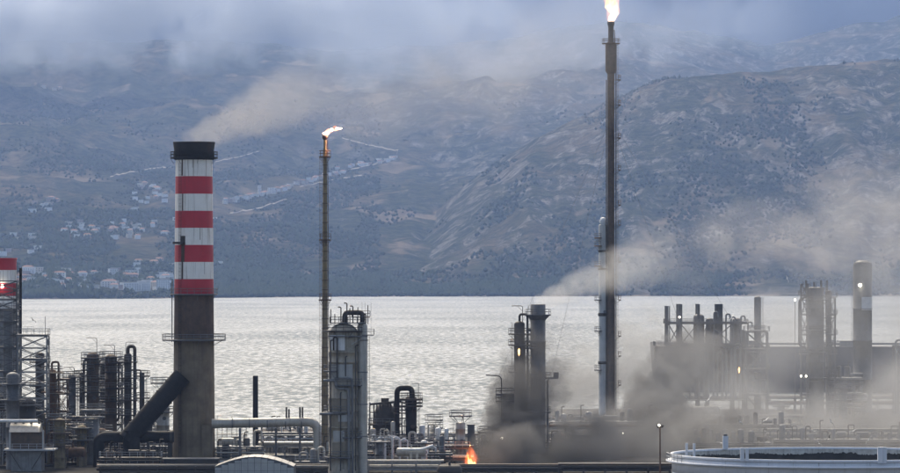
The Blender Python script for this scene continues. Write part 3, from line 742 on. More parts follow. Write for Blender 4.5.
# ------------------------------------------------------------------ big domed column
def big_column():
    t = T('fractionator', 'wide stained grey domed column wrapped in pipes beside the slender flare', 'column', 343.5, 574)
    r = 14.8 * t.s; h = t.z(323)
    bl = [t.z(y) for y in (352, 362, 398, 411, 427, 455)]
    t.part('shell', MB().lathe(shell_prof(r, h, 0.75, bl), n=40), 'stained')
    def patch(y0, y1, a0, a1, m, off):
        t.part('cladding_sheet', MB().lathe([(r + off, t.z(y1)), (r + off, t.z(y0))], n=14, caps=False, a0=a0, a1=a1), m)
    patch(335, 350, -2.7, -1.45, 'cladw', 0.05); patch(430, 441, -2.3, -1.5, 'pale', 0.06); patch(364, 380, -2.6, -0.9, 'pale', 0.05)
    patch(399, 410, -2.8, -1.2, 'tan', 0.05); patch(412, 426, -2.5, -0.7, 'tan', 0.06); patch(442, 454, -2.4, -1.1, 'tan', 0.05)
    patch(414, 421, -1.9, -1.0, 'pale', 0.09)
    # overhead vapour line and the fat side riser
    t.part('overhead_pipe', MB().tube([(t.x(344), 0, t.z(326)), (t.x(345), 0, t.z(312.5)), (t.x(362.5), -0.2, t.z(312.5)), (t.x(362.5), -0.2, t.z(330))], 0.55, 14, 0.8), 'dark')
    t.part('side_riser', MB().lathe([(1.05, 0), (1.05, t.z(326)), (0.7, t.z(322))], (t.x(362.5), -0.3, 0), 20), 'clad')
    for y in (340, 372, 404, 436): t.part('riser_band', MB().lathe([(1.05, t.z(y) - 0.12), (1.16, t.z(y) - 0.1), (1.16, t.z(y) + 0.1), (1.05, t.z(y) + 0.12)], (t.x(362.5), -0.3, 0), 20, False), 'steel')
    deck(t, t.x(330), t.x(366), -2.0, 2.6, t.z(323), 'grey', 'dark')
    deck(t, t.x(362), t.x(374), -1.5, 1.5, t.z(335), 'grey', 'rail')
    deck(t, t.x(352), t.x(370), -1.8, 1.8, t.z(317), 'dark', 'dark')
    platform(t, t.z(331), r * 0.9, r + 1.2, -3.4, 0.3, m='dark', mr='dark')
    for px, py in ((331, 309), (335, 314), (350, 308), (358, 307), (368, 305)): t.part('vent_pipe', MB().cyl((t.x(px), -1.2, t.z(324)), (t.x(px), -1.2, t.z(py)), 0.1, n=6), 'dark')
    for px, y0, y1 in ((331, 340, 470), (341, 392, 470), (356, 345, 470), (346, 356, 376)): t.part('riser_pipe', MB().tube([(t.x(px), -r - 0.15, t.z(y1)), (t.x(px), -r - 0.15, t.z(y0)), (t.x(px) + 0.5, -r + 0.6, t.z(y0))], 0.14, 6), 'dark')
    deck(t, t.x(328), t.x(368), -r - 0.9, -r + 0.4, t.z(336), 'grey', None)
    for y, a0, a1 in ((371, -3.2, -1.9), (385, -2.0, 0.1), (412, -3.6, -1.4), (437, -1.6, 0.2), (457, -3.3, -1.0)): platform(t, t.z(y), r, r + 1.1, a0, a1, m='grey')
    t.part('drain_pipe', MB().tube([(t.x(324), -r, t.z(380)), (t.x(336.5), -r - 0.3, t.z(380)), (t.x(336.5), -r - 0.3, t.z(388)), (t.x(349), -r - 0.3, t.z(388)), (t.x(349.5), -r - 0.3, 0)], 0.3, 10), 'steel')
    t.part('drain_pipe', MB().tube([(t.x(334), -r, t.z(350)), (t.x(334), -r - 0.2, t.z(337)), (t.x(337.5), -r - 0.2, t.z(337)), (t.x(337.5), -r - 0.2, t.z(378))], 0.18, 8), 'dark')
    t.part('level_pipe', MB().tube([(t.x(335), -r, t.z(378)), (t.x(352.5), -r - 0.6, t.z(378)), (t.x(353), -r - 0.6, 0)], 0.22, 8), 'grey')
    t.part('branch_pipe', MB().tube([(t.x(320), -r - 0.2, t.z(413)), (t.x(346), -r - 0.3, t.z(413))], 0.28, 8), 'steel')
    for px, py in ((347, 303), (341, 307), (353, 306), (366, 314)): t.part('vent_pipe', MB().tube([(t.x(px), -0.5, t.z(323)), (t.x(px), -0.5, t.z(py)), (t.x(px - 3), -0.5, t.z(py))], 0.13, 6), 'dark')
    for px in (362, 365, 371): member(t, 'mast', (t.x(px), 0.5, t.z(335)), (t.x(px), 0.5, t.z(302)), 0.05, 'grey')
    t.part('davit', MB().tube([(t.x(349), -r - 0.4, t.z(337)), (t.x(366), -r - 0.8, t.z(336))], 0.09, 6), 'dark')
    member(t, 'davit_stay', (t.x(352), -r - 0.4, t.z(344)), (t.x(364), -r - 0.7, t.z(337)), 0.1, 'railw')
    ladder(t, t.x(329), -r * 0.5 - 0.5, 1, t.z(335), m='rail'); ladder(t, t.x(368.5), -1.2, 1, t.z(336), m='rail')
big_column()

# ------------------------------------------------------------------ dark reactor group
def dark_group():
    t = T('reactor', 'squat black cone-topped vessel beside the wide domed column', 'vessel', 385, 610); r = 12.5 * t.s
    P = [(r, 0), (r, t.z(425))]
    for k in range(1, 9):
        a = k / 8 * math.pi / 2; P.append((max(0.9, r * math.cos(a) ** 0.8), t.z(425) + (t.z(402) - t.z(425)) * math.sin(a)))
    P += [(0.9, t.z(398))]
    t.part('shell', MB().lathe(P, n=24), 'dark')
    platform(t, t.z(424), r, r + 1.0, m='dark', mr='rail')
    for px in (374, 380, 388, 394): t.part('nozzle_pipe', MB().tube([(t.x(px), -r * 0.6, t.z(418)), (t.x(px), -r * 0.6, t.z(403)), (t.x(px + 3), -r * 0.6, t.z(403)), (t.x(px + 3), -r * 0.6, t.z(430))], 0.16, 6), 'dark')
    member(t, 'beam', (t.x(370), -2, t.z(404)), (t.x(402), -2, t.z(401)), 0.5, 'dark')
    for px in (370, 402): member(t, 'post', (t.x(px), -2, 0), (t.x(px), -2, t.z(402)), 0.3, 'dark')
    for py in (412, 432): member(t, 'beam', (t.x(370), -2, t.z(py)), (t.x(402), -2, t.z(py)), 0.22, 'dark')
    t2, r2, h2 = column(411, 11, 396, 606, 'black burnt-looking column with a big inverted U pipe', 'black', (399, 406), lad=1, davit=None, pm='dark', rm='dark', dome=0.4)
    t2.part('loop_pipe', MB().tube([(t2.x(397), -0.6, 0), (t2.x(397), -0.6, t2.z(388)), (t2.x(412), -0.6, t2.z(388)), (t2.x(412), -0.3, h2 - 0.1)], 0.62, 12, 1.2), 'black')
    member(t2, 'mast', (t2.x(418.5), -0.5, t2.z(400)), (t2.x(418.5), -0.5, t2.z(383)), 0.12, 'dark'); member(t2, 'mast_arm', (t2.x(412), -0.5, t2.z(383.5)), (t2.x(418.5), -0.5, t2.z(383.5)), 0.1, 'dark')
    for py in (410, 418, 426): member(t2, 'strut', (t2.x(397), -0.6, t2.z(py)), (t2.x(411), -0.6, t2.z(py)), 0.25, 'dark')
    deck(t2, t2.x(403), t2.x(422), -2.2, 2.2, t2.z(403), 'dark', 'dark')
    deck(t2, t2.x(394), t2.x(406), -2.0, 1.0, t2.z(413), 'dark', 'dark')
dark_group()
column(460.5, 9.5, 422, 606, 'plain pale grey column with railed top beside the ground fire', 'clad', (416,), dome=0.2, lad=-1, po=1.5, davit=(-1, 2.0))
column(434, 8, 425, 640, 'small pale column behind the steam leak', 'clad', (428, 420), dome=0.4, lad=1, po=1.2)
cabin(471, 7, 425, 640, 'grey switch cabin behind the pale column', 'grey')

# ------------------------------------------------------------------ columns in the smoke
column(508, 13, 394, 620, 'dark column with hooked lamp pole rising from the fire smoke', 'dark', ((394, 1.2, 5.2), (401, 1.2, 5.2)), lad=-1, davit=None, pm='dark', rm='dark', dome=0.2)
def hook():
    t = T('lamp_post', 'hooked lamp post on the dark column in the fire smoke', 'lamp post', 501.5, 618.0)
    t.part('pole', MB().tube([(0, 0, 0), (0, 0, t.z(376)), (t.x(488), 0, t.z(375))], 0.12, 8, 1.0), 'dark')
    t.part('lantern', MB().box((t.x(488), 0, t.z(375)), (1.0, 0.4, 0.25)), 'dark'); t.part('bracket', MB().box((0, 0.25, t.z(410)), (0.5, 0.6, 0.3)), 'dark')
hook()
column(519.5, 10.5, 321, 640, 'dark riveted column lit orange by a lamp, left of the tall grey column', 'dark', (334, 345, (372, 1.5, 5.0)), lad=-1, davit=(-1, 3.6), over=(0.28, 1, 380), pm='dark', rm='dark')
def tall_grey():
    t, r, h = column(538, 15, 304, 640, 'tall mid-grey column with flared railed top and side balcony', 'grey', (315, (378, -0.9, 0.9), (348, 2.2, 4.6), 412), lad=-1, dome=0.05, po=1.3, rm='grey', seg=32)
    t.part('flared_collar', MB().lathe([(r, t.z(320)), (r + 0.9, t.z(315.5)), (r + 0.9, t.z(315.2)), (r, t.z(315.2))], n=32, caps=False), 'grey')
    t.part('balcony', MB().box((t.x(551.5), 0, t.z(378)), (13 * t.s, 2.4, 0.4)), 'grey')
    t.part('balcony_box', MB().box((t.x(556), 0, t.z(375)), (1.2, 1.6, 1.4)), 'grey')
    t.part('riser_pipe', MB().tube([(t.x(527.5), -0.4, 0), (t.x(527.5), -0.4, t.z(330)), (t.x(531), -0.4, t.z(330))], 0.3, 8), 'grey')
    t.part('riser_pipe', MB().tube([(t.x(547.5), -0.4, t.z(465)), (t.x(547.5), -0.4, t.z(380))], 0.25, 8), 'grey')
    for px in (531, 533): t.part('whip', MB().bar((t.x(px), 0, t.z(312)), (t.x(px), 0, t.z(298)), 0.06), 'railw')
tall_grey()

# ------------------------------------------------------------------ tall flare
def tall_flare():
    D = 790
    t = T('flare_stack', 'very tall dark flare stack with big flame towering above the smoke', 'flare stack', 611, D)
    s = t.s; r = 3.6 * s
    t.part('stack', MB().lathe([(r * 1.15, 0), (r * 1.15, t.z(300)), (r, t.z(295)), (r, t.z(72))], n=18), 'brown')
    t.part('molecular_seal', MB().lathe([(r, t.z(74)), (5.6 * s, t.z(71)), (5.6 * s, t.z(45)), (r, t.z(42))], n=18), 'brown')
    t.part('burner_tip', MB().lathe([(2.7 * s, t.z(43)), (2.7 * s, t.z(27)), (3.6 * s, t.z(24)), (3.6 * s, t.z(21.5)), (2.2 * s, t.z(22))], n=18), 'dark')
    platform(t, t.z(43.5), 2.8 * s, 9 * s, m='brown', mr='brown')
    ladder(t, r + 0.9, -0.3, 1, t.z(44), m='brown')
    t.part('pilot_pipe', MB().tube([(r + 0.35, -0.9, 1), (r + 0.35, -0.9, t.z(60)), (r * 0.9, -1.0, t.z(30))], 0.14, 6), 'dark')
    t.part('pilot_pipe', MB().tube([(-r - 0.3, -0.5, 1), (-r - 0.3, -0.5, t.z(80))], 0.16, 6), 'brown')
    for py in (80, 105, 138, 170, 205, 225, 262, 300, 336, 356, 385):
        platform(t, t.z(py), r, r + 1.9, -0.8, 0.7, m='brown', mr='brown')
    gz = t.z(118)
    for a, b in ((-38, 430), (52, 420), (-20, 440), (30, 440)):
        t.part('guy_wire', MB().cyl((0, 0, gz), (a * 1.0, 14 if b > 425 else -6, 0), 0.045, n=4), 'rail')
    t2, r2, h2 = column(603.2, 9, 224, D + 0.5, 'grey companion stack standing against the tall flare', 'pale', (), dome=0.3, lad=0, bands=0, name='vent_stack', cat='stack')
    for y0, y1, m in ((250, 252, 'dark'), (268, 270, 'dark'), (313, 316, 'dark'), (361, 364, 'dark')):
        t2.part('collar', MB().lathe([(r2, t2.z(y1)), (r2 + 0.22, t2.z(y1)), (r2 + 0.22, t2.z(y0)), (r2, t2.z(y0))], n=24, caps=False), m)
    for py in (238, 246, 266, 300, 331, 370): platform(t2, t2.z(py), r2, r2 + 1.3, 2.0, 4.4, m='rust' if py < 290 else 'grey', mr='rail')
    t2.part('cowl', MB().lathe([(r2 * 0.6, h2 - 0.2), (r2 * 0.9, h2 + 0.8), (r2 * 0.5, h2 + 1.8), (0.05, h2 + 2.0)], n=16), 'cladw')
    f = thing('flame', 'large white-hot orange flame leaping from the tall flare', 'flame', (X(611, D), D * KD, Z(21.5, D)))
    fm = flame_mat('flare_flame_big', 0, 8.0, (1.0, 0.80, 0.68), (1.0, 0.46, 0.3), 1.5, 0.95)
    glow([(0, 0, -0.3), (0.4, 0, 1.2), (0.6, 0, 3.4), (0.1, 0, 6.0), (0.4, 0, 8.4), (0.4, 0, 11)], [0.7, 1.7, 1.9, 2.1, 1.8, 0.05], 33, (1.0, 0.42, 0.25), 0.22, f)
    flame_mesh([(0, 0, -0.3), (0.3, 0, 0.9), (0.7, 0, 2.2), (0.3, 0, 3.8), (0.5, 0, 5.6), (0.2, 0, 7.6), (0.6, 0, 9.5)], [0.6, 1.1, 0.8, 1.15, 0.9, 0.75, 0.05], 5, 22).build('flame_core', fm, f)
    flame_mesh([(0.9, 0.2, 0.9), (1.5, 0.2, 2.2), (1.3, 0.2, 3.4), (1.7, 0.2, 4.6)], [0.1, 0.55, 0.4, 0.05], 9).build('flame_tongue', fm, f)
    flame_mesh([(-0.5, -0.2, 2.8), (-1.2, -0.2, 4.4), (-0.9, -0.2, 6.0), (-1.4, -0.2, 7.4)], [0.1, 0.55, 0.5, 0.05], 14).build('flame_tongue', fm, f)
tall_flare()

# ------------------------------------------------------------------ ground fire
def ground_fire():
    D = 598; f = thing('ground_fire', 'bright orange ground fire at the foot of the pale column', 'fire', (X(469, D), D * KD, G))
    fm = flame_mat('ground_flame', 0, 3.4, (1.0, 0.5, 0.2), (1.0, 0.12, 0.03), 3.2, 1.1)
    for k, (dx, dy, h, r) in enumerate(((0, 0, 3.0, 0.32), (0.7, 0.4, 1.7, 0.36), (1.5, 0.2, 1.0, 0.4))):
        flame_mesh([(dx, dy, -0.1), (dx + 0.1, dy, h * 0.3), (dx - 0.15, dy, h * 0.6), (dx - 0.35, dy, h)], [r, r * 1.0, r * 0.6, 0.04], 21 + k).build('flame_tongue', fm, f)
    glow([(0.3, 0, 0), (0.8, 0, 1.5), (0.6, 0, 3.0), (0.2, 0, 4.6)], [1.3, 1.7, 1.1, 0.05], 35, (1.0, 0.18, 0.05), 0.22, f)
    lm = bpy.data.lights.new('fire_light', 'POINT'); lm.energy = 700; lm.color = (1, 0.35, 0.12); lm.shadow_soft_size = 2.0
    lo = bpy.data.objects.new('fire_light', lm); COL.objects.link(lo); lo.parent = f; lo.location = (1.2, -0.5, 3.6)
ground_fire()
# ------------------------------------------------------------------ right-hand units in the smoke
def unit_frame():
    D = 790
    t = T('process_unit', 'broad steel process frame with tall posts and decks deep in grey smoke', 'process unit', 712, D)
    for px, top, th in ((667, 306, 0.5), (669.5, 306, 0.3), (680, 304, 1.3), (698.5, 304, 0.8), (708, 330, 0.6), (733, 322, 0.7), (745, 330, 0.6)):
        for y in (0, 9):
            t.part('post', MB().box((t.x(px), y, t.z(top) / 2), (th, th, t.z(top))), 'grey')
    for py in (323, 345, 372, 398):
        for y in (0, 9): t.part('beam', MB().box((t.x(706), y - 0.5, t.z(py)), (82 * t.s, 0.35, 0.7)), 'grey')
    for a, b in ((668, 680), (680, 698), (698, 708), (708, 733)):
        for y0, y1 in ((345, 323), (372, 345)):
            member(t, 'brace', (t.x(a), -0.4, t.z(y0)), (t.x(b), -0.4, t.z(y1)), 0.26, 'grey'); member(t, 'brace', (t.x(b), -0.2, t.z(y0)), (t.x(a), -0.2, t.z(y1)), 0.26, 'grey')
    deck(t, t.x(655), t.x(762), -2, 11, t.z(346), 'dark', 'rail')
    deck(t, t.x(665), t.x(748), -1, 10, t.z(323.5), 'grey', 'rail')
    deck(t, t.x(660), t.x(770), -2, 11, t.z(400), 'dark', 'rail')
    t.part('heater_box', MB().box((t.x(722), 5, (t.z(349) + t.z(384)) / 2), (62 * t.s, 7, t.z(349) - t.z(384))), 'dark')
    t.part('heater_box', MB().box((t.x(668), 5, (t.z(347) + t.z(362)) / 2), (26 * t.s, 7, t.z(347) - t.z(362))), 'dark')
    for k in range(6): t.part('cooling_pipe', MB().tube([(t.x(690 + k * 9), -1.2, t.z(398)), (t.x(690 + k * 9), -1.2, t.z(352 - 4 * (k % 3))), (t.x(695 + k * 9), -1.2, t.z(352 - 4 * (k % 3))), (t.x(695 + k * 9), -1.2, t.z(398))], 0.3, 8), 'steel')
    t.part('exhaust_stack', MB().lathe([(1.25, t.z(350)), (1.2, t.z(305)), (1.3, t.z(304)), (1.0, t.z(304))], (t.x(719.5), 4, 0), 16), 'grey')
    for px, w_, tp in ((700, 11, 314), (711, 8, 318), (738, 9, 318)):
        r = w_ / 2 * t.s; mb = MB()
        prof = [(r, t.z(346)), (r, t.z(tp + w_ * 0.3))] + [(max(.05, r * math.cos(a)), t.z(tp + w_ * .3) + w_ * .3 * t.s * math.sin(a)) for a in (0.4, 0.8, 1.2, 1.57)]
        t.part('drum', mb.lathe(prof, (t.x(px), 6, 0), 16), 'grey')
    for px, py in ((726, 314), (731, 317), (741, 316), (748, 322), (714, 312)): t.part('gooseneck_vent', MB().tube([(t.x(px), 0, t.z(346)), (t.x(px), 0, t.z(py)), (t.x(px + 4), 0, t.z(py)), (t.x(px + 4), 0, t.z(py + 5))], 0.25, 8), 'steel')
unit_frame()
column(757.5, 7, 296, 785, 'thin grey column at the edge of the smoke-wrapped process frame', 'grey', (330, 352, 380), lad=1, over=None, po=1.4)
def railed_block():
    t = T('process_unit', 'small railed steel block beside the thin grey column in smoke', 'process unit', 755, 775)
    lattice(t, t.x(746), t.x(767), -3, 3, [t.z(y) for y in (420, 395, 370, 350, 332)], 0.4, 0.2, 'grey')
    for py in (395, 370, 350, 332): deck(t, t.x(744), t.x(769), -3.4, 3.4, t.z(py) + 0.4, 'grey', 'rail')
railed_block()
def hazy_tower():
    t, r, h = column(815, 18, 287, 800, 'thick scaffolded tower with ladders standing in the smoke', 'grey', (300, 330, 352, 378), lad=0, dome=0.1, po=1.6, bands=6, seg=32)
    ladder(t, r + 1.8, -1, 1, t.z(290), m='grey'); ladder(t, r + 0.6, -2, 1, t.z(286), m='grey')
    t.part('side_pipe', MB().tube([(-r + 0.3, -1, t.z(296)), (t.x(799), -1, t.z(300)), (t.x(799), -1, t.z(345)), (-r, -1, t.z(348))], 0.35, 8), 'grey')
    t.part('side_pipe', MB().tube([(t.x(800.5), -1.6, 0), (t.x(800.5), -1.6, t.z(352)), (-r, -1.6, t.z(352))], 0.3, 8), 'grey')
    for k in range(7):
        a = math.pi * (1.05 + 0.9 * k / 6)
        t.part('scaffold_pole', MB().bar((math.cos(a) * (r + 0.9), math.sin(a) * (r + 0.9), t.z(312)), (math.cos(a) * (r + 0.9), math.sin(a) * (r + 0.9), t.z(282)), 0.14), 'rail')
    for py in (288, 296, 304): t.part('scaffold_ring', MB().ring(r + 0.95, t.z(py), 0.09, 28), 'rail')
    for px in (806, 814, 821, 827): t.part('vent_pipe', MB().cyl((t.x(px), -0.5, h - 1), (t.x(px), -0.5, h + 1.0 + (px % 3) * 0.5), 0.3), 'grey')
    t2, r2, h2 = column(828.5, 6, 290, 803, 'slim column joined to the thick scaffolded tower', 'grey', (318, 345), lad=1, bands=4)
hazy_tower()
def hazy_stack():
    t, r, h = column(862.5, 19, 260, 830, 'round-topped grey stack with a white patch in the smoke', 'grey', (), lad=0, dome=0.55, bands=3, name='stack', cat='stack', seg=32)
    t.part('white_patch', MB().lathe([(r + 0.06, t.z(310)), (r + 0.06, t.z(297))], n=12, caps=False, a0=-1.75, a1=-0.1), 'cladw')
    t.part('lamp', MB().lathe([(0.02, -0.5), (0.4, -0.3), (0.55, 0), (0.4, 0.3), (0.02, 0.5)], (t.x(859), -r - 0.4, t.z(285)), 10), 'lamp')
    t.part('crown_rail', rail_ring(r * 0.95, h - r * 0.5, h=1.4), 'railw'); ladder(t, -r - 0.3, -0.5, 1, h - 2, m='rail')
hazy_stack()
def edge_frame():
    t = T('pipe_gantry', 'slim pipe gantry at the end of the smoky quay', 'gantry', 897, 820)
    for px in (893, 898, 906): t.part('post', MB().box((t.x(px), 0, t.z(345) / 2), (0.5, 0.5, t.z(345))), 'grey')
    for py in (346, 372, 398): t.part('beam', MB().box((t.x(900), -0.4, t.z(py)), (16 * t.s, 0.3, 0.5)), 'grey')
    t.part('riser_pipe', MB().tube([(t.x(895.5), -0.8, 0), (t.x(895.5), -0.8, t.z(340)), (t.x(906), -0.8, t.z(340))], 0.35, 8), 'steel')
edge_frame()
pipe_rack(768, 905, 835, (398, 404), 'long quayside pipe rack with pale rail seen through smoke', 5, 5, 9, rail=True)
pipe_rack(662, 800, 745, (418, 426), 'low pipe rack running below the smoky process frame', 5, 5, 9, rail=True)
pipe_rack(770, 905, 690, (431, 436), 'low pipe rack with pale rail behind the white tank', 5, 5, 9, rail=True)
pipe_rack(540, 668, 760, (420, 428), 'smoke-covered pipe rack at the foot of the tall flare', 5, 5, 8, rail=True)
pipe_rack(545, 660, 690, (428, 437), 'smoke-covered pipe rack in front of the tall flare', 4, 5, 8)
drum(690, 720, 412, 6, 770, 'grey drum lying under the process frame', 'steel'); drum(845, 868, 398, 5, 815, 'grey drum lying at the foot of the round-topped stack', 'steel')
drum(570, 596, 432, 7, 720, 'grey drum in smoke left of the tall flare', 'steel'); drum(625, 650, 430, 6, 725, 'grey drum in smoke right of the tall flare', 'grey')
column(632, 9, 405, 750, 'short vessel in smoke beside the tall flare', 'grey', (407,), lad=0, bands=1); column(584, 8, 418, 735, 'short vessel in smoke left of the tall flare', 'grey', (421,), lad=0, bands=1)
column(672, 9, 385, 760, 'short dark vessel in smoke under the process frame', 'grey', (390,), lad=0, bands=2); column(781, 8, 403, 770, 'short grey vessel in smoke between thin column and scaffolded tower', 'grey', (406,), lad=0, bands=1)
column(843, 8, 385, 790, 'short column in smoke between the scaffolded tower and round-topped stack', 'grey', (388, 400), lad=1, bands=1)

# ------------------------------------------------------------------ left and middle clutter
pipe_rack(48, 172, 655, (436, 446), 'brown pipe rack behind the flue duct', 6, 6, 6, ('rust', 'brown', 'dark', 'steel', 'yellow'), 'brown')
pipe_rack(46, 130, 625, (444, 453, 461), 'rusty three-tier pipe rack under the dark trio', 6, 5, 5, ('rust', 'brown', 'dark', 'yellow', 'steel'), 'brown')
pipe_rack(258, 330, 635, (434, 443, 452), 'cluttered grey pipe rack behind the panelled building', 6, 6, 5, m='grey', rail=True)
pipe_rack(262, 330, 600, (446, 458), 'pale railed pipe rack under the elbow of the fat pipeline', 5, 4, 5, ('clad', 'steel', 'cladw'), 'steel', rail=True)
pipe_rack(366, 475, 640, (436, 446), 'pale two-tier pipe rack behind the black column', 6, 6, 6, ('clad', 'steel', 'cladw', 'brown'), 'steel', rail=True)
pipe_rack(366, 470, 600, (448, 459), 'dark railed pipe rack in front of the black column', 6, 5, 6, ('clad', 'dark', 'steel'), 'dark', rail=True)
pipe_rack(368, 440, 578, (463, 469), 'low pale pipe rack beside the wide domed column', 4, 4, 5, ('grey', 'steel', 'clad'), 'steel', rail=True)
drum(437, 462, 471, 6.5, 572, 'dark rounded drum in front of the ground fire', 'dark'); drum(396, 426, 452, 4.5, 588, 'pale exchanger shell on the dark pipe rack line', 'clad', 'heat_exchanger', cat='exchanger')
drum(60, 86, 452, 5, 596, 'rusty drum among the left pipe racks', 'rust'); drum(268, 296, 447, 5, 612, 'grey drum behind the arched panelled building', 'steel')
column(102, 9, 428, 612, 'short rusty vessel under the dark trio', 'rust', (431,), lad=0, bands=1); column(82, 10, 425, 600, 'short yellow-brown vessel left of the dark trio', 'yellow', (428, 440), lad=1, bands=1)
column(60, 11, 418, 592, 'faded yellow vessel in front of the rusty scaffold', 'yellow', (420, 433, 446), lad=1, bands=2, pm='brown')
column(148, 9, 418, 650, 'short dark vessel behind the flue duct elbow', 'dark', (421, 432), lad=1, bands=1, pm='dark'); column(183, 8, 402, 655, 'grey vessel hidden behind the striped chimney', 'steel', (405,), lad=0, bands=1)
column(310, 10, 436, 628, 'short grey vessel beside the slender flare foot', 'steel', (438,), lad=0, bands=1); column(278, 8, 432, 640, 'short pale vessel behind the fat pipeline', 'clad', (434,), lad=0, bands=1)
column(292, 7, 428, 645, 'slim pale vessel behind the pipeline elbow', 'clad', (431,), lad=1, bands=1); column(446, 9, 437, 618, 'short pale vessel behind the dark pipe rack', 'clad', (440,), lad=0, bands=1)
column(380, 9, 440, 592, 'short pale vessel before the squat black vessel', 'steel', (442,), lad=0, bands=1); column(424, 7, 440, 596, 'slim white vessel beside the exchanger shell', 'cladw', (443,), lad=0, bands=1)
column(488, 9, 430, 640, 'short grey vessel in the fire smoke', 'grey', (432,), lad=0, bands=1)
scaffold(262, 316, 428, 650, 'pale scaffold screen behind the fat pipeline', 5, 3, 10, 'railw'); scaffold(372, 402, 437, 622, 'pale scaffold under the squat black vessel', 4, 2.5, 6, 'railw')
scaffold(424, 456, 432, 630, 'pale scaffold between the black column and the pale column', 4, 2.5, 6, 'railw')
scaffold(76, 90, 430, 622, 'dark scaffold beside the stubby grey vessel', 5, 2.5, 3, 'rail'); scaffold(138, 160, 424, 660, 'dark scaffold behind the sloping duct', 5, 2.5, 4, 'rail')
def module(px0, px1, tops, D, label, dep=7, m='steel', vm=('steel', 'clad', 'brown'), bays=3, seed=1):
    """open steel structure with railed decks carrying drums and pipe runs"""
    rg = random.Random(seed); t = T('equipment_structure', label, 'steel structure', px0, D); L = (px1 - px0) * t.s; zt = t.z(tops[0])
    for k in range(bays + 1):
        for y in (0, dep): t.part('post', MB().box((L * k / bays, y, zt / 2), (0.34, 0.34, zt)), m)
    for py in tops:
        z = t.z(py); mb = MB().box((L / 2, dep / 2, z), (L + 0.6, dep + 0.6, 0.25)); o = t.part('platform', mb, m)
        t.part('railing', rail_line([(-0.2, dep, z + 0.12), (-0.2, -0.2, z + 0.12), (L + 0.2, -0.2, z + 0.12), (L + 0.2, dep, z + 0.12)], 1.2, 0.08), rg.choice(('rail', 'railw')), o)
        x = 0.8
        while x < L - 1.5:
            q = rg.random(); w_ = rg.uniform(0.8, 1.7); y = rg.uniform(1.2, dep - 1.2); mm = rg.choice(vm)
            if q < 0.4:
                h = rg.uniform(1.5, 3.4); r = w_ / 2
                t.part('vessel', MB().lathe([(r, z + 0.15), (r, z + h)] + [(max(0.03, r * math.cos(a)), z + h + r * 0.6 * math.sin(a)) for a in (0.5, 1.0, 1.57)], (x + r, y, 0), 12), mm)
            elif q < 0.65:
                r = rg.uniform(0.4, 0.8); t.part('exchanger', MB().cyl((x, y, z + r + 0.4), (x + w_ * 2.2, y, z + r + 0.4), r, n=12), mm); w_ *= 2.2
            else:
                h = rg.uniform(1.4, 3.6); t.part('pipe_loop', MB().tube([(x, y, z), (x, y, z + h), (x + w_, y, z + h), (x + w_, y - 0.5, z + h * 0.3), (x + w_ + 0.5, y - 0.5, z + h * 0.3)], rg.choice((0.12, 0.18, 0.26)), 8), mm)
            x += w_ + rg.uniform(0.2, 1.0)
        for k in range(3):
            r = rg.choice((0.12, 0.2, 0.3)); y = -0.5 - 0.0 * k; t.part('pipe', MB().tube([(-0.6, -0.75 - 0.02 * k, z - 0.5 - 0.7 * k), (L + 0.6, -0.75 - 0.02 * k, z - 0.5 - 0.7 * k)], r, 8), rg.choice(vm))
    for k in range(bays):
        if rg.random() < 0.7: member(t, 'brace', (L * k / bays, -0.2, 0.2), (L * (k + 1) / bays, -0.2, t.z(tops[-1])), 0.14, m)
    for k in range(rg.randint(2, 4)):
        x = rg.uniform(0, L); h = rg.uniform(1.5, 5); t.part('vent_pipe', MB().tube([(x, 2, zt), (x, 2, zt + h), (x + 0.8, 2, zt + h)], 0.11, 6), 'dark')
module(46, 92, (425, 440, 455), 610, 'rusty decked structure between furnace house and stubby grey vessel', 7, 'brown', ('rust', 'brown', 'yellow', 'dark'), 4, 11)
module(98, 176, (447, 460), 622, 'dark decked structure under the flue duct', 7, 'dark', ('dark', 'brown', 'black'), 6, 12)
module(-8, 20, (410, 430, 448), 600, 'dark decked structure at the foot of the tall grey lattice', 6, 'dark', ('dark', 'grey', 'brown'), 3, 13)
module(262, 328, (433, 448, 461), 624, 'grey decked structure below the fat pipeline', 7, 'grey', ('steel', 'clad', 'grey', 'cladw'), 5, 14)
module(366, 402, (437, 452), 604, 'pale decked structure at the foot of the squat black vessel', 6, 'grey', ('clad', 'cladw', 'grey'), 4, 15)
module(402, 452, (440, 456), 612, 'pale decked structure at the foot of the black column', 6, 'grey', ('clad', 'cladw', 'dark'), 5, 16)
module(476, 552, (440, 455), 650, 'smoke-wrapped decked structure at the foot of the tall grey column', 7, 'dark', ('dark', 'grey'), 5, 17)
module(552, 664, (422, 438), 715, 'smoke-wrapped decked structure around the tall flare foot', 8, 'grey', ('dark', 'grey', 'steel'), 7, 18)
module(830, 862, (378, 393, 404), 800, 'pale railed structure between scaffolded tower and round-topped stack', 6, 'steel', ('steel', 'grey'), 4, 19)
module(668, 790, (425, 440), 700, 'smoke-wrapped decked structure behind the white tank', 8, 'grey', ('dark', 'grey', 'steel'), 8, 20)
module(218, 262, (447, 459), 598, 'pale decked structure beside the chimney foot', 5, 'steel', ('clad', 'cladw', 'grey'), 4, 21)
module(322, 372, (452, 463), 588, 'dark decked structure wrapped round the foot of the domed column', 5, 'dark', ('dark', 'grey', 'clad'), 4, 22)
module(430, 450, (452, 464), 590, 'dark decked structure in front of the pale column and fire', 5, 'dark', ('dark', 'grey', 'brown'), 4, 23)
module(100, 160, (458, 467), 584, 'dark low structure in front of the flue duct foot', 4, 'dark', ('dark', 'brown', 'black'), 5, 24)
module(296, 326, (462, 468), 580, 'grey low structure beside the arched panelled building', 4, 'grey', ('steel', 'clad'), 3, 27)
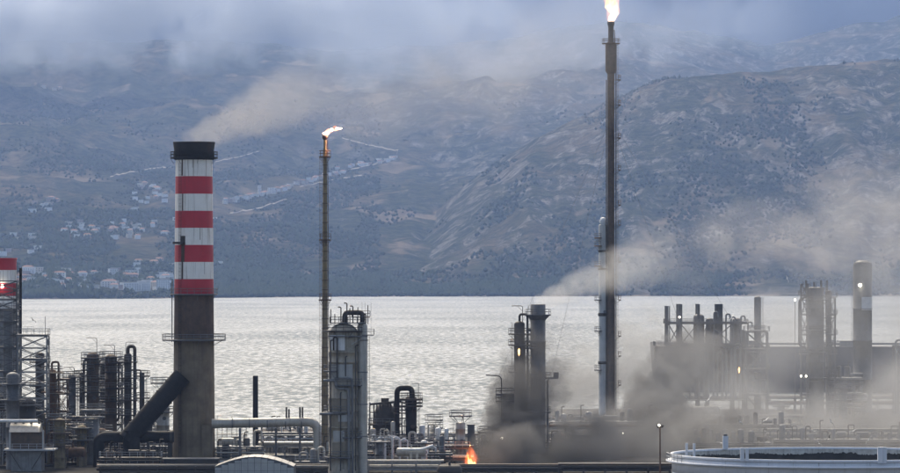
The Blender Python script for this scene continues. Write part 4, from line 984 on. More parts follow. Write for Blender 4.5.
lx = T('lattice_tower', 'brown lattice tower of stacked decks between the rusty column and slim grey column', 'steel tower', 62, 630)
lattice(lx, lx.x(56), lx.x(68), -2, 2, [lx.z(y) for y in (455, 432, 412, 394, 380)], 0.26, 0.12, 'brown')
for py in (432, 412, 394, 380): deck(lx, lx.x(54), lx.x(70), -2.4, 2.4, lx.z(py) + 0.3, 'brown', 'rail')
lx = T('lattice_tower', 'dark lattice tower of stacked decks linking the dark trio', 'steel tower', 120, 652)
lattice(lx, lx.x(101), lx.x(122), -2, 2, [lx.z(y) for y in (448, 425, 404, 385, 366)], 0.26, 0.12, 'dark')
for py in (425, 404, 385, 366): deck(lx, lx.x(99), lx.x(124), -2.4, 2.4, lx.z(py) + 0.3, 'dark', 'dark')
lx = T('lattice_tower', 'slim lattice tower beside the dark riveted column in smoke', 'steel tower', 528, 645)
lattice(lx, lx.x(525), lx.x(531), -1, 1, [lx.z(y) for y in (450, 432, 414, 396, 378, 360, 342)], 0.2, 0.1, 'dark')
for py in (432, 414, 396, 378, 360, 342): deck(lx, lx.x(523), lx.x(532), -1.4, 1.4, lx.z(py) + 0.3, 'dark', 'dark')
lx = T('lattice_tower', 'grey scaffold tower clinging to the thick smoky tower', 'steel tower', 802, 795)
lattice(lx, lx.x(801), lx.x(808), -1.5, 1.5, [lx.z(y) for y in (415, 395, 375, 355, 335, 315, 296, 284)], 0.26, 0.13, 'grey')
for py in (395, 375, 355, 335, 315, 296): deck(lx, lx.x(799), lx.x(810), -2, 2, lx.z(py) + 0.3, 'grey', 'rail')
lx = T('lattice_tower', 'grey stair tower at the right side of the thick smoky tower', 'steel tower', 831, 798)
lattice(lx, lx.x(828), lx.x(835), -1.5, 1.5, [lx.z(y) for y in (415, 395, 375, 355, 335, 315, 298)], 0.26, 0.13, 'grey')
for py in (395, 375, 355, 335, 315, 298): deck(lx, lx.x(826), lx.x(837), -2, 2, lx.z(py) + 0.3, 'grey', 'rail')
module(664, 770, (443, 452), 640, 'dark low structure in smoke just behind the tank edge', 6, 'grey', ('dark', 'grey', 'steel'), 7, 28)
module(776, 905, (440, 449), 650, 'long low structure in smoke behind the white tank', 6, 'grey', ('dark', 'grey', 'steel'), 8, 29)
pipe_rack(100, 214, 577.5, (467, 471), 'low dark pipe track in front of the blower house', 4, 3, 4, ('dark', 'brown', 'grey'), 'dark')
pipe_rack(294, 330, 577.5, (468, 471), 'low dark pipe track beside the arched panelled building', 4, 3, 4, ('dark', 'steel', 'grey'), 'dark')
pipe_rack(442, 560, 577.5, (468, 471), 'low dark pipe track in front of the ground fire', 3, 2, 5, ('dark', 'brown', 'grey'), 'dark')
pipe_rack(562, 670, 577.5, (466, 470), 'low dark pipe track running towards the thin lamp post', 4, 3, 5, ('dark', 'brown', 'grey'), 'dark')
def manifold(px0, px1, top, D, n, label, ms, seed):
    """cluster of upright pipes, ladders and goosenecks on a low skid"""
    rg = random.Random(seed); t = T('pipe_manifold', label, 'pipework', (px0 + px1) / 2, D); h = t.z(top); L = (px1 - px0) * t.s
    t.part('skid', MB().box((0, 1.0, 0.3), (L + 0.6, 4.2, 0.6)), 'dark')
    for k in range(n):
        x = -L / 2 + L * (k + rg.random() * 0.8) / n; y = rg.uniform(-0.6, 2.6); hh = h * rg.uniform(0.45, 1.0); r = rg.choice((0.1, 0.14, 0.2, 0.3)); dx = rg.choice((-1, 1)) * rg.uniform(0.5, 1.6)
        q = rg.random(); m_ = rg.choice(ms)
        if q < 0.5: t.part('riser_pipe', MB().tube([(x, y, 0.5), (x, y, hh), (x + dx, y, hh), (x + dx, y, hh * rg.uniform(0.2, 0.7))], r, 8), m_)
        elif q < 0.75: t.part('riser_pipe', MB().tube([(x, y, 0.5), (x, y, hh * 0.6), (x + dx, y - 0.3, hh * 0.6), (x + dx, y - 0.3, hh)], r, 8), m_)
        else: t.part('standpipe', MB().cyl((x, y, 0.5), (x, y, hh), r, n=8).cyl((x, y, hh - 0.3), (x, y, hh), r * 1.7, n=8), m_)
    for z in (h * 0.35, h * 0.68):
        o = t.part('platform', MB().box((0, 0.8, z), (L, 2.6, 0.18)), 'grey'); t.part('railing', rail_line([(-L / 2, -0.5, z), (L / 2, -0.5, z)], 1.2, 0.08), rg.choice(('railw', 'rail')), o)
    ladder(t, L * rg.uniform(-0.4, 0.4), -0.9, 0.5, h * 0.8, m='railw')
for i, (a_, b_, tp, D_, n_, lb, ms_) in enumerate((
    (44, 62, 405, 598, 12, 'rusty upright pipe cluster beside the furnace house', ('rust', 'brown', 'yellow', 'dark')),
    (64, 84, 422, 602, 12, 'brown upright pipe cluster left of the stubby grey vessel', ('rust', 'brown', 'dark', 'steel')),
    (-4, 12, 398, 592, 9, 'grey upright pipe cluster at the plant edge beside the furnace house', ('grey', 'dark', 'steel')),
    (104, 128, 432, 612, 12, 'dark upright pipe cluster behind the flue duct foot', ('dark', 'brown', 'black')),
    (138, 170, 440, 616, 12, 'dark upright pipe cluster under the level flue duct', ('dark', 'brown', 'steel')),
    (262, 286, 436, 606, 12, 'grey upright pipe cluster under the fat pipeline', ('steel', 'clad', 'grey')),
    (288, 314, 440, 603, 12, 'pale upright pipe cluster beside the pipeline elbow', ('steel', 'clad', 'cladw')),
    (368, 394, 430, 600, 13, 'pale upright pipe cluster before the squat black vessel', ('clad', 'grey', 'dark', 'cladw')),
    (398, 424, 432, 603, 13, 'mixed upright pipe cluster before the black column', ('clad', 'dark', 'grey')),
    (426, 454, 436, 608, 13, 'grey upright pipe cluster left of the pale column', ('steel', 'clad', 'grey')),
    (478, 500, 432, 625, 9, 'dark upright pipe cluster in the fire smoke', ('dark', 'grey')),
    (548, 572, 425, 645, 9, 'dark upright pipe cluster right of the tall grey column', ('dark', 'grey')),
)): manifold(a_, b_, tp, D_, n_, lb, ms_, 40 + i)
column(40, 9, 352, 622, 'dark narrow column rising inside the pale lattice tower', 'dark', (362, 386), lad=1, bands=3, pm='dark', rm='dark')
column(142, 5, 372, 668, 'thin dark column behind the gooseneck pipe', 'dark', (376, 398), lad=1, bands=2, pm='dark', rm='dark')
column(104, 5, 362, 655, 'thin dark column between the two brown columns of the trio', 'dark', (366, 384, 404), lad=-1, bands=2, pm='dark', rm='dark')
column(82, 5, 372, 652, 'thin dark column left of the dark trio', 'dark', (376, 396), lad=-1, bands=2, pm='dark', rm='dark')
def gantry(px0, px1, top, D, label):
    t = T('pipe_gantry', label, 'gantry', px0, D); L = (px1 - px0) * t.s; h = t.z(top)
    for x in (0, L): t.part('post', MB().box((x, 0, h / 2), (0.5, 0.5, h)), 'clad')
    t.part('beam', MB().box((L / 2, -0.03, h + 0.2), (L + 1.2, 0.55, 0.4)), 'clad')
    t.part('pipe', MB().tube([(-2, -0.1, h + 0.75), (L + 1, -0.1, h + 0.75), (L + 3.5, -0.1, h + 1.6)], 0.33, 10), 'cladw')
gantry(411, 417, 453, 582, 'pale twin-post gantry carrying a white pipe beside the dark drum')
def valve_station(px, py, D, label, m):
    t = T('valve_station', label, 'valve', px, D); h = t.z(py)
    t.part('riser', MB().tube([(-0.8, 0, 0), (-0.8, 0, h), (0.8, 0, h), (0.8, 0, 0)], 0.2, 8), m)
    t.part('valve_body', MB().lathe([(0.15, -0.5), (0.45, -0.3), (0.45, 0.3), (0.15, 0.5)], (0, 0, h), 12), m)
    t.part('handwheel', MB().ring(0.5, h + 0.9, 0.06, 14).cyl((0, 0, h + 0.3), (0, 0, h + 0.9), 0.06).bar((-0.5, 0, h + 0.9), (0.5, 0, h + 0.9), 0.06), 'rail')
for i, (px, py, D, m) in enumerate(((381, 438, 596, 'cladw'), (389, 437, 597, 'cladw'), (396, 438, 598, 'cladw'), (404, 440, 599, 'cladw'), (270, 442, 604, 'steel'), (284, 441, 606, 'steel'), (432, 447, 590, 'cladw'), (440, 445, 592, 'cladw'))):
    c_ = 'white' if m == 'cladw' else 'grey'
    w_ = ('looped white valve pipe at the foot of the squat black vessel' if px < 410 else 'looped white valve pipe beside the steam leak') if m == 'cladw' else 'looped grey valve pipe under the fat pipeline'
    valve_station(px, py, D, w_, m)
for o in list(COL.objects):
    if o.name.startswith('valve_station') and o.parent is None: o['group'] = 'looped valve pipes'

# ------------------------------------------------------------------ white floating-roof tank
def tank():
    D = 410; cx = 830; s = D / F; Rr = 158 * s; zt = Z(454.0, D) - G
    t = T('storage_tank', 'big white floating-roof oil tank with soot-stained inner wall', 'tank', cx, D)
    t.part('lower_shell', MB().lathe([(Rr, 0), (Rr, zt - 2.6)], n=96, caps=False), 'tankw')
    n = 40
    base = None
    for k in range(n):
        a0 = 2 * math.pi * k / n + 0.0012; a1 = 2 * math.pi * (k + 1) / n - 0.0012
        mb = MB(); q = 4
        P = [(Rr - 0.02, zt - 2.58), (Rr + 0.02, zt - 2.58), (Rr + 0.02, zt), (Rr - 0.02, zt), (Rr - 0.02, zt - 2.58)]
        t.part('shell_plate', mb.lathe(P, n=q, caps=False, a0=a0, a1=a1), 'tankw')
    t.part('wind_girder', MB().lathe([(Rr + 0.03, zt - 1.15), (Rr + 0.9, zt - 1.1), (Rr + 0.9, zt - 0.85), (Rr + 0.03, zt - 0.8)], n=96, caps=False), 'tankw')
    t.part('top_curb', MB().lathe([(Rr + 0.03, zt - 0.25), (Rr + 0.25, zt - 0.25), (Rr + 0.25, zt + 0.12), (Rr - 0.12, zt + 0.12), (Rr - 0.12, zt - 0.2)], n=96, caps=False), 'tankw')
    t.part('inner_wall', MB().lathe([(Rr - 0.06, zt), (Rr - 0.06, zt - 0.55)], n=96, caps=False), 'tanki')
    # soot line with a ragged upper edge
    vs = []; N = 900
    for k in range(N):
        a = 2 * math.pi * k / N; e = 0.62 + 0.3 * float(vnoise(np.array(k * 0.9), np.array(2.0), 4)) + 0.5 * max(0, float(vnoise(np.array(k * 0.045), np.array(7.0), 9)) - 0.45)
        vs += [((Rr - 0.09) * math.cos(a), (Rr - 0.09) * math.sin(a), zt - 4.2), ((Rr - 0.09) * math.cos(a), (Rr - 0.09) * math.sin(a), zt - e)]
    t.part('soot_lining', MB().add(vs, [(2 * k, 2 * k + 1, (2 * k + 3) % (2 * N), (2 * k + 2) % (2 * N)) for k in range(N)], True), 'roofd')
    t.part('upper_lining', MB().lathe([(Rr - 0.075, zt - 0.4), (Rr - 0.075, zt - 4.2)], n=96, caps=False), 'tanki')
    t.part('floating_roof', MB().lathe([(0.05, zt - 3.7), (Rr * 0.8, zt - 3.9), (Rr * 0.82, zt - 3.5), (Rr - 0.2, zt - 3.5)], n=96, caps=False), 'roofd')
    def post(px, y0, y1, wpx, y, m='tankw', nm='rim_bracket'):
        t.part(nm, MB().box((t.x(px), y, (Z(y0, D + y / KD) + Z(y1, D + y / KD)) / 2 - G), (wpx * s, 0.7, Z(y0, D + y / KD) - Z(y1, D + y / KD))), m)
    ang = lambda px: -math.sqrt(max(Rr ** 2 - t.x(px) ** 2, 0))
    for px, w_ in ((733.5, 4), (738, 3)): post(px, 447.5, 461, w_, ang(px) - 0.3)
    for px, w_ in ((864.5, 5), (869, 3.5)): post(px, 447, 463, w_, ang(px) - 0.3)
    for px in (684.5, 691.5):
        t.part('rim_post', MB().cyl((t.x(px), ang(px) * 0.6, zt - 0.2), (t.x(px), ang(px) * 0.6, zt + 1.9), 0.2, n=8), 'tankw')
    t.part('gauge_box', MB().box((t.x(733), math.sqrt(Rr ** 2 - t.x(733) ** 2) - 0.5, zt + 1.0), (5.5 * s, 0.9, 2.1)), 'tankw'); t.part('gauge_cap', MB().box((t.x(733), math.sqrt(Rr ** 2 - t.x(733) ** 2) - 0.5, zt + 2.2), (3.5 * s, 0.6, 0.3)), 'grey')
    t.part('railing', rail_ring(Rr + 0.8, zt - 0.85, math.pi * 1.0, math.pi * 1.12, h=1.1), 'railw')
tank()

def lamp_post():
    t = T('lamp_post', 'thin dark lamp post with twin white lamps in front of the smoke', 'lamp post', 660, 500)
    t.part('pole', MB().lathe([(0.2, 0), (0.12, t.z(428)), (0.05, t.z(427))], n=10), 'rust')
    t.part('crossarm', MB().box((0, 0, t.z(427)), (1.1, 0.25, 0.25)), 'dark')
    for x in (-0.45, 0.45):
        h = t.part('lamp_head', MB().box((x, -0.1, t.z(426) + 0.05), (0.4, 0.5, 0.25)), 'dark'); 
    t.part('lamp', MB().lathe([(0.02, -0.2), (0.16, -0.1), (0.16, 0.1), (0.02, 0.2)], (-0.2, -0.35, t.z(425)), 8), 'lamp')
lamp_post()
# work lamps in the plant; the riveted column's only stands in for a glow
for k, (px, py, D, mt, col_) in enumerate(((623, 433.5, 680, 'lamp', 'white'), (801, 376, 788, 'lamp', 'white'), (679.5, 317, 780, 'lamp', 'white'), (739, 370, 770, 'lampo', 'orange'), (502, 438, 612, 'lamp', 'white'), (806, 376, 789, 'lamp', 'white'), (519, 352, 632, 'lampo', 'orange'), (795, 300, 790, 'lamp', 'white'))):
    where = ('glowing in smoke right of the tall flare', 'on the scaffolded tower', 'on the tall posts of the process frame', 'glowing on the heater of the process frame', 'at the foot of the dark hooked column', 'on the scaffolded tower', 'added to make the glow on the dark riveted column', 'high on a mast beside the thick scaffolded tower')[k]
    t = T('work_lamp', f'{col_} work lamp {where}', 'lamp', px, D, 'work lamps' if k in (1, 5) else None)
    t.part('mast', MB().cyl((0, 0.2, 0), (0, 0.2, t.z(py) + 0.3), 0.09, n=6), 'grey')
    t.part('lamp', MB().lathe([(0.02, -0.3), (0.2, -0.18), (0.24, 0.06), (0.12, 0.26), (0.02, 0.3)] if mt == 'lamp' else [(0.02, -0.9), (0.2, -0.4), (0.25, 0.4), (0.02, 0.9)], (0, 0, t.z(py)), 10), mt)

# ------------------------------------------------------------------ tanker lying off the quay
def ship():
    D = 1040; s = D / F
    t = thing('tanker_ship', 'long dark blue-grey tanker ship lying behind the smoky units', 'ship', (X(650, D), D * KD, 0))
    L = 168.0; B = 26.0; fb = Z(346, D)
    st = [(0, 0.03), (4, 0.3), (12, 0.7), (26, 0.97), (45, 1), (150, 1), (162, 0.9), (168, 0.75)]
    vs = []
    for x, b in st:
        for z, k, dx in ((-2, 0.75, 5), (0, 0.9, 2.5), (fb * 0.6, 1.0, 0.6), (fb, 1.0, 0)):
            xx = x + (dx if x < 20 else 0)
            vs += [(xx, -B / 2 * b * k, z + (1.6 if x < 14 and z == fb else 0)), (xx, B / 2 * b * k, z + (1.6 if x < 14 and z == fb else 0))]
    mb = MB(); m = 8
    fs = []
    for i in range(len(st) - 1):
        for j in range(3):
            a = i * m + 2 * j; b = (i + 1) * m + 2 * j
            fs += [(a, b, b + 2, a + 2), (a + 1, a + 3, b + 3, b + 1)]
        fs.append((i * m + 6, (i + 1) * m + 6, (i + 1) * m + 7, i * m + 7))
    e = (len(st) - 1) * m
    fs += [(0, 2, 4, 6, 7, 5, 3, 1), (e, e + 1, e + 3, e + 5, e + 7, e + 6, e + 4, e + 2)]
    mb.add(vs, fs); mb.build('hull', M['hull'], t)
    rail_line([(15, -B / 2 + 0.7, fb), (150, -B / 2 + 0.3, fb)], 1.3, 0.09, 3.0).build('deck_rail', M['railw'], t)
    MB().tube([(22, -4, fb + 1.0), (140, -4, fb + 1.0)], 0.45, 8).build('deck_pipe', M['steel'], t)
    for x in (40, 75, 110): MB().box((x, 0, fb + 1.1), (5, 14, 2.2)).build('manifold_house', M['steel'], t)
    MB().box((158, 0, fb + 7), (12, 20, 14)).build('bridge_house', M['white'], t); MB().box((160, 0, fb + 16), (5, 6, 5)).build('funnel', M['dark'], t)
ship()

# ------------------------------------------------------------------ gulls
def gull(px, py, D, label, rz, roll, m, group, sc=1.0):
    o = thing('gull', label, 'bird', (X(px, D), D * KD, Z(py, D)), group, rz)
    o.rotation_euler = (0, roll, rz)
    MB().lathe([(0.01, -0.3), (0.05, -0.24), (0.085, -0.05), (0.08, 0.1), (0.055, 0.2), (0.06, 0.26), (0.03, 0.33), (0.008, 0.38)], n=8).build('body', m, o).rotation_euler = (R(90), 0, 0)
    for sg in (-1, 1):
        mb = MB(); pts = [(0.04, 0.12, -0.16, 0.0), (0.3, 0.14, -0.12, 0.13), (0.55, 0.04, -0.14, 0.12), (0.78, -0.12, -0.2, 0.03)]
        vs = []
        for x, a, b, z in pts: vs += [(sg * x, -a, z), (sg * x, -b, z), (sg * x, -(a + b) / 2, z + 0.02)]
        fs = []
        for i in range(3):
            q = 3 * i; fs += [(q, q + 3, q + 5, q + 2), (q + 2, q + 5, q + 4, q + 1), (q + 1, q + 4, q + 3, q)]
        mb.add(vs, fs).build('wing', m, o)
    MB().add([(-0.04, 0.24, 0), (0.04, 0.24, 0), (0.09, 0.42, 0), (-0.09, 0.42, 0), (0, 0.3, 0.02)], [(0, 1, 2, 3), (0, 4, 1), (1, 4, 2), (2, 4, 3), (3, 4, 0)]).build('tail', m, o)
    o.scale = (sc,) * 3
for k, (px, py, D, rz, roll) in enumerate(((831, 422, 560, 0.4, 0.9), (819, 443.5, 560, 0.2, 0.8), (868.5, 440, 560, -0.4, -0.9), (853, 431, 600, 0.2, -0.3), (731.5, 318, 700, 0.3, -0.9), (743, 319, 700, 0.2, 0.9), (740, 422, 600, 0.6, 0.7), (766, 420, 600, 0.3, -0.6), (814, 431, 600, 0.2, 0.2), (721, 443, 560, 0.1, 0.1), (709, 399, 640, 0.4, -0.9), (686, 397, 640, 0.4, 0.7), (787, 279, 640, 0.2, 1.2), (897, 352, 640, 0.2, 1.0))):
    gull(px, py, D, 'white gull wheeling over the smoky plant', rz, roll, M['gull'], 'white gulls over the plant', 1.25)
gull(33, 320, 560, 'dark bird flying over the sea beside the lattice tower', 0.5, 0.7, M['gulld'], None, 1.2)
gull(829, 437, 540, 'dark bird among the white gulls above the tank', 0.5, -0.9, M['gulld'], None, 1.1)

# ------------------------------------------------------------------ far towns
HM = dict(w=mat('house_white', (0.82, 0.81, 0.78), (0.72, 0.71, 0.68), 0.8, 0, 0.1), c=mat('house_cream', (0.66, 0.6, 0.5), (0.56, 0.5, 0.42), 0.8, 0, 0.1), p=mat('house_pink', (0.45, 0.36, 0.32), (0.38, 0.3, 0.27), 0.8, 0, 0.1),
          r=mat('roof_tile_red', (0.25, 0.11, 0.07), (0.2, 0.1, 0.07), 0.85, 0, 0.1), g=mat('roof_grey', (0.5, 0.49, 0.47), (0.4, 0.39, 0.37), 0.85, 0, 0.1), k=mat('window_dark', (0.03, 0.035, 0.045), None, 0.3))
def house(pos, w_, d_, h_, wall, roof, rz, label, group, pitched, windows=0):
    o = thing('house', label, 'house', (pos[0], pos[1], pos[2] - 3), group, rz)
    MB().box((0, 0, (h_ + 3) / 2), (w_, d_, h_ + 3)).build('wall', HM[wall], o)
    z = h_ + 3
    if pitched:
        a, b, p = w_ / 2 + 0.5, d_ / 2 + 0.5, 2.6
        MB().add([(-a, -b, z), (a, -b, z), (a, b, z), (-a, b, z), (-a * 0.6, 0, z + p), (a * 0.6, 0, z + p)], [(0, 1, 5, 4), (1, 2, 5), (2, 3, 4, 5), (3, 0, 4), (3, 2, 1, 0)]).build('roof', HM['r' if roof == 'r' else 'g'], o)
    else:
        MB().box((0, 0, z + 0.35), (w_ + 0.6, d_ + 0.6, 0.7)).build('roof', HM['g'], o)
    for k in range(windows):
        for j in range(max(1, int(h_ / 3.2))):
            MB().box((-w_ / 2 + w_ * (k + 0.5) / windows, -d_ / 2 - 0.03, 3 + 1.8 + j * 3.2), (1.6, 0.1, 1.6)).build('window', HM['k'], o)
TOWNS = [  # u0, u1, y0, y1, count, phrase
    (20, 170, 272, 291 , 88, 'in the waterfront town across the bay'),
    (225, 292, 186, 204, 44, 'in the hillside village right of the striped chimney'),
    (296, 350, 170, 186, 20, 'in the hill village behind the slender flare'),
    (335, 396, 158, 172, 20, 'along the winding hill road'),
    (60, 150, 222, 240, 32, 'in the orchards above the waterfront town'),
    (130, 172, 186, 204, 20, 'on the slope left of the striped chimney'),
    (28, 58, 200, 214, 13, 'in the lone cluster on the left slope'),
    (0, 40, 236, 256, 9, 'above the trees at the left shore'),
    (40, 60, 88, 96, 3, 'high on the left mountain'),
    (110, 215, 210, 236, 12, 'scattered below the striped chimney bands'),
    (136, 225, 255, 268, 10, 'in the woods behind the striped chimney'),
]
for u0, u1, y0, y1, n, phrase in TOWNS:
    for k in range(n):
        f_ = rnd.random(); px = u0 + (u1 - u0) * f_; py = y0 + (y1 - y0) * rnd.random()
        if phrase.startswith('in the hillside village'): py = y1 - (y1 - y0) * (0.85 * f_ + 0.15 * rnd.random() - 0.05)
        if phrase.startswith('in the hill village') or phrase.startswith('along'): py = y1 - (y1 - y0) * (0.8 * f_ + 0.2 * rnd.random())
        q = place(px, py)
        if not q or q[2] < 1.5: continue
        wall = rnd.choice('wwwwcp' if y0 > 150 else 'cc'); pit = rnd.random() < 0.3
        big = rnd.random() < 0.25 and y0 > 260
        h_ = rnd.uniform(5.5, 9) if not big else rnd.uniform(9, 14)
        w_ = rnd.uniform(9, 17) if not big else rnd.uniform(16, 26)
        lab = {'w': 'white', 'c': 'cream', 'p': 'pinkish'}[wall] + (' red-roofed' if pit else ' flat-roofed') + (' apartment block ' if big else ' house ') + phrase
        house(q, w_, rnd.uniform(9, 12), h_, wall, 'r', rnd.uniform(-0.5, 0.5), lab, lab.split(' house ')[0].split(' apartment')[0] + (' blocks ' if big else ' houses ') + phrase, pit, 5 if big else 0)
house(place(272, 194), 22, 12, 16, 'w', 'g', 0.1, 'big bright white block at the top of the hillside village', None, False, 6)
house(place(259.5, 193), 9, 10, 20, 'w', 'g', 0.1, 'narrow bright white block in the hillside village', None, False, 3)
for px, w_, h_ in ((133, 20, 15), (144, 22, 14), (163, 24, 20)):
    house(place(px, 291), w_, 12, h_, 'w', 'g', 0.05, {133: 'white waterfront block beside its grey twin', 144: 'wide white waterfront block between two others', 163: 'tallest white waterfront block left of the striped chimney'}[px], None, False, 6)

# ------------------------------------------------------------------ woods on the far slope
def woods():
    rg = np.random.default_rng(5)
    n = 230000
    u = rg.uniform(-120, 1020, n); t_ = rg.random(n) ** 1.4 * 4300 + 12
    D = shore(u) + t_; x = (u - 450) / F * D
    dens = fbm(x / 130, D / 300, 91, 5) * 1.1 + 0.42 - t_ / 4300 * 0.35
    dens = np.where((u > 380) & (t_ > 260), dens - 0.5, dens)
    dens = np.where((u > 20) & (u < 92) & (t_ < 230), dens + 0.5, dens)
    k = rg.random(n) < np.clip(dens, 0, 0.9)
    u, D, x = u[k], D[k], x[k]; z = height(u, D)
    m = len(u)
    # small faceted crowns
    iv = np.array([(1, 0, 0), (0, 1, 0), (-1, 0, 0), (0, -1, 0), (0, 0, 1.0), (0, 0, -0.8)])
    it = np.array([(0, 1, 4), (1, 2, 4), (2, 3, 4), (3, 0, 4), (1, 0, 5), (2, 1, 5), (3, 2, 5), (0, 3, 5)])
    sz = rg.uniform(2.0, 5.0, m); sz = np.where((u > 20) & (u < 92) & (D - shore(u) < 230), sz * 1.35, sz)
    hgt = rg.uniform(0.8, 1.7, m)
    v = iv[None] * (1 + 0.6 * (rg.random((m, 6, 3)) - 0.5)) * sz[:, None, None]
    v[:, :, 2] *= hgt[:, None]
    v[:, :, 0] += x[:, None]; v[:, :, 1] += (D * KD)[:, None]; v[:, :, 2] += (z + sz * 0.7)[:, None]
    f = (it[None] + (np.arange(m) * 6)[:, None, None]).reshape(-1, 3)
    me = bpy.data.meshes.new('woods'); co = v.reshape(-1, 3)
    me.vertices.add(len(co)); me.vertices.foreach_set('co', co.ravel()); me.loops.add(f.size); me.loops.foreach_set('vertex_index', f.ravel())
    me.polygons.add(len(f)); me.polygons.foreach_set('loop_start', np.arange(0, f.size, 3)); me.update(); me.validate()
    me.materials.append(mat('woodland', (0.03, 0.045, 0.025), (0.055, 0.065, 0.036), 0.9, 0, 0.06, spec=0.0))
    o = bpy.data.objects.new('woods', me); COL.objects.link(o)
    tag(o, 'dark woods and scrub on the far shore', kind='stuff')
woods()
# ------------------------------------------------------------------ smoke, steam and haze
def smoke(label, p0, p1, r0, r1, dens, col, nscale, soft=1.6, rough=2.2, aniso=0.2, name='smoke', flat=1.0, fin=0.02, fout=0.5, step=0.6, detail=5.0, power=1.0, gain=1.0):
    """a drifting plume from p0 to p1 whose radius grows from r0 to r1; flat squeezes it vertically"""
    p0 = Vector(p0); p1 = Vector(p1); d = p1 - p0; Ln = d.length
    rm = max(r0, r1) * 1.15
    mb = MB(); mb.box((Ln / 2, 0, 0), (Ln * 1.02, 2 * rm, 2 * rm * flat))
    m = bpy.data.materials.new('smoke'); m.use_nodes = True; t = m.node_tree; t.nodes.clear(); K = t.links
    out = nn(t, 'ShaderNodeOutputMaterial'); pv = nn(t, 'ShaderNodeVolumePrincipled')
    K.new(pv.outputs[0], out.inputs['Volume'])
    pv.inputs['Color'].default_value = c4(col); pv.inputs['Anisotropy'].default_value = aniso
    def mth(op, a, b=None, c=None, clamp=False):
        n = nn(t, 'ShaderNodeMath', operation=op); n.use_clamp = clamp
        for i, v in enumerate((a, b, c)):
            if v is None: continue
            if isinstance(v, (int, float)): n.inputs[i].default_value = v
            else: K.new(v, n.inputs[i])
        return n.outputs[0]
    tc = nn(t, 'ShaderNodeTexCoord'); sp = nn(t, 'ShaderNodeSeparateXYZ'); K.new(tc.outputs['Object'], sp.inputs[0])
    gp = nn(t, 'ShaderNodeNewGeometry')
    n1 = nn(t, 'ShaderNodeTexNoise', Scale=nscale, Detail=detail, Roughness=0.58, Distortion=0.5); K.new(gp.outputs['Position'], n1.inputs['Vector'])
    s = mth('DIVIDE', sp.outputs[0], Ln)
    rad = mth('MULTIPLY_ADD', s, r1 - r0, r0)
    yy = mth('DIVIDE', sp.outputs[1], rad); zz = mth('DIVIDE', sp.outputs[2], mth('MULTIPLY', rad, flat))
    dd = mth('SQRT', mth('ADD', mth('MULTIPLY', yy, yy), mth('MULTIPLY', zz, zz)))
    core = mth('MULTIPLY', mth('SUBTRACT', 1.0, dd), soft)
    nz = mth('MULTIPLY', mth('SUBTRACT', n1.outputs[0], 0.55), rough)
    inside = mth('MULTIPLY', mth('SUBTRACT', 1.0, dd, None, True), 4.0, None, True)
    v = mth('MULTIPLY', mth('MULTIPLY', mth('ADD', core, nz), gain, None, True), inside)
    def sm(a, b):
        r = nn(t, 'ShaderNodeMapRange', interpolation_type='SMOOTHSTEP'); r.inputs[1].default_value = a; r.inputs[2].default_value = b; K.new(s, r.inputs[0]); return r.outputs[0]
    v = mth('MULTIPLY', v, sm(0.0, fin)); v = mth('MULTIPLY', v, sm(1.0, 1.0 - fout))
    # smoke thins as it spreads
    thin = mth('POWER', mth('DIVIDE', max(r0, 0.01), rad), power)
    v = mth('MULTIPLY', v, thin)
    K.new(mth('MULTIPLY', v, dens), pv.inputs['Density'])
    m.cycles.volume_step_rate = step
    o = mb.build(name, m); o.location = p0
    q = d.to_track_quat('X', 'Z'); o.rotation_mode = 'QUATERNION'; o.rotation_quaternion = q
    return tag(o, label, kind='stuff')

def W(px, py, D): return (X(px, D), D * KD, Z(py, D))

TANS = (0.72, 0.68, 0.65); GREYS = (0.55, 0.55, 0.555); DARKS = (0.30, 0.29, 0.28); WHITES = (0.9, 0.9, 0.9); BLUES = (0.70, 0.77, 0.87)
# stack plume
smoke('brownish smoke trailing from the striped chimney', W(190, 141, 600), W(345, 72, 650), 3.0, 13, 0.042, TANS, 0.16, 1.5, 2.6, fin=0.01, fout=0.6, power=0.7, gain=2.0)
smoke('thin tan smoke drifting over the hillside', W(230, 118, 622), W(700, 40, 760), 9, 32, 0.0105, TANS, 0.055, 0.9, 3.8, fin=0.3, fout=0.6, power=0.5, gain=1.5)
# smoke banks hanging on the mountains
smoke('pale bank of wildfire smoke over the left ridge', W(-330, 18, 8700), W(640, 0, 9300), 330, 250, 0.007, BLUES, 0.0042, 1.0, 4.4, aniso=0.2, fin=0.2, fout=0.45, power=0.0, step=0.75, detail=5.0, flat=0.8, gain=2.0)
smoke('thin smoke veil along the mountain top', W(260, 48, 9400), W(820, 20, 10000), 220, 150, 0.0022, BLUES, 0.0035, 1.2, 3.4, aniso=0.2, fin=0.25, fout=0.2, power=0.0, step=0.75, detail=5.0, gain=2.0)
smoke('blue-grey smoke filling the sky behind the mountains', W(-600, 0, 12200), W(1500, -12, 12600), 420, 420, 0.012, BLUES, 0.0022, 2.4, 2.4, aniso=0.2, fin=0.05, fout=0.05, power=0.0, step=0.7, detail=4.0)
# steam and smoke from the columns across the bay
smoke('pale steam drifting off the tall grey column', W(536, 303, 640), W(680, 246, 700), 2.0, 11, 0.06, (0.86, 0.84, 0.81), 0.16, 1.2, 3.2, fin=0.02, fout=0.4, power=0.9, gain=2.5)
smoke('buff smoke cloud drifting over the bay', W(640, 262, 820), W(960, 205, 980), 11, 32, 0.0085, TANS, 0.05, 0.8, 4.2, fin=0.25, fout=0.2, power=0.3, gain=2.2)
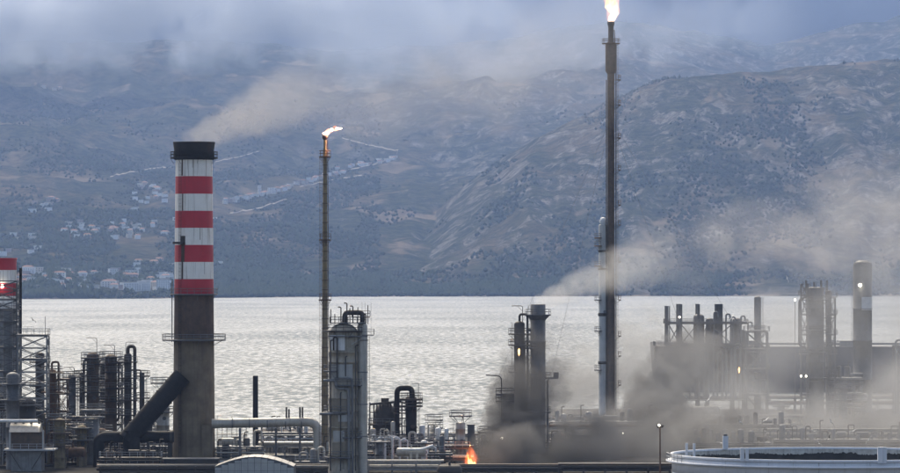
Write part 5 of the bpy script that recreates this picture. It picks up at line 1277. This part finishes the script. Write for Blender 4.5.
# fire smoke and the pall over the right half of the plant
smoke('dark smoke rising from the fire round the twin columns', W(474, 470, 604), W(556, 345, 640), 3.5, 14, 0.30, (0.20, 0.195, 0.19), 0.17, 1.1, 3.6, fin=0.04, fout=0.5, power=0.55, detail=6.0, gain=2.2, step=0.7)
smoke('grey smoke rolling between the tall grey column and the flare', W(520, 425, 800), W(690, 330, 835), 13, 18, 0.07, (0.52, 0.515, 0.51), 0.12, 0.9, 4.2, fin=0.15, fout=0.4, power=0.0, detail=6.0, gain=2.4, step=0.7)
smoke('dark smoke billowing beside the process frame', W(625, 440, 735), W(712, 330, 772), 10, 12, 0.26, (0.29, 0.285, 0.28), 0.13, 1.0, 4.0, fin=0.2, fout=0.5, power=0.0, detail=6.0, gain=2.6, step=0.7)
smoke('low pall of grey smoke over the units', W(440, 462, 680), W(1010, 415, 760), 22, 42, 0.03, GREYS, 0.045, 0.9, 4.4, fin=0.15, fout=0.05, flat=0.55, power=0.0, gain=1.6)
smoke('thin grey smoke over the far units', W(610, 390, 690), W(1010, 330, 740), 24, 36, 0.016, GREYS, 0.04, 1.0, 4.0, fin=0.3, fout=0.05, power=0.0, gain=1.6)
smoke('dark low smoke creeping over the ground from the fire', W(474, 466, 600), W(770, 436, 660), 8, 15, 0.30, (0.25, 0.245, 0.24), 0.11, 1.1, 3.8, fin=0.08, fout=0.4, power=0.4, detail=5.0, gain=2.2)
smoke('grey ground smoke behind the white tank', W(560, 462, 610), W(1010, 440, 630), 12, 17, 0.04, (0.46, 0.455, 0.45), 0.06, 0.9, 4.4, fin=0.2, fout=0.05, power=0.0, detail=5.0, gain=2.0)
# small steam leaks
smoke('small white steam puff at the flare base', W(588, 436, 760), W(630, 428, 765), 2.5, 3.5, 0.14, WHITES, 0.35, 1.4, 2.4, fin=0.2, fout=0.4, power=0.0)
smoke('white steam leaking beside the dark column', W(420, 442, 615), W(436, 414, 620), 1.2, 2.6, 0.16, WHITES, 0.5, 1.4, 2.4, fin=0.1, fout=0.5, power=0.3)

def build_haze():
    mb = MB(); mb.box((0, 9800, 1050), (13000, 24000, 2120))
    m = bpy.data.materials.new('haze'); m.use_nodes = True; t = m.node_tree; t.nodes.clear()
    out = nn(t, 'ShaderNodeOutputMaterial'); pv = nn(t, 'ShaderNodeVolumePrincipled'); t.links.new(pv.outputs[0], out.inputs['Volume'])
    pv.inputs['Color'].default_value = (0.40, 0.58, 1.0, 1); pv.inputs['Density'].default_value = 0.000033; pv.inputs['Anisotropy'].default_value = 0.1
    return tag(mb.build('haze', m), 'blue haze in the air over the bay', kind='stuff')
build_haze()
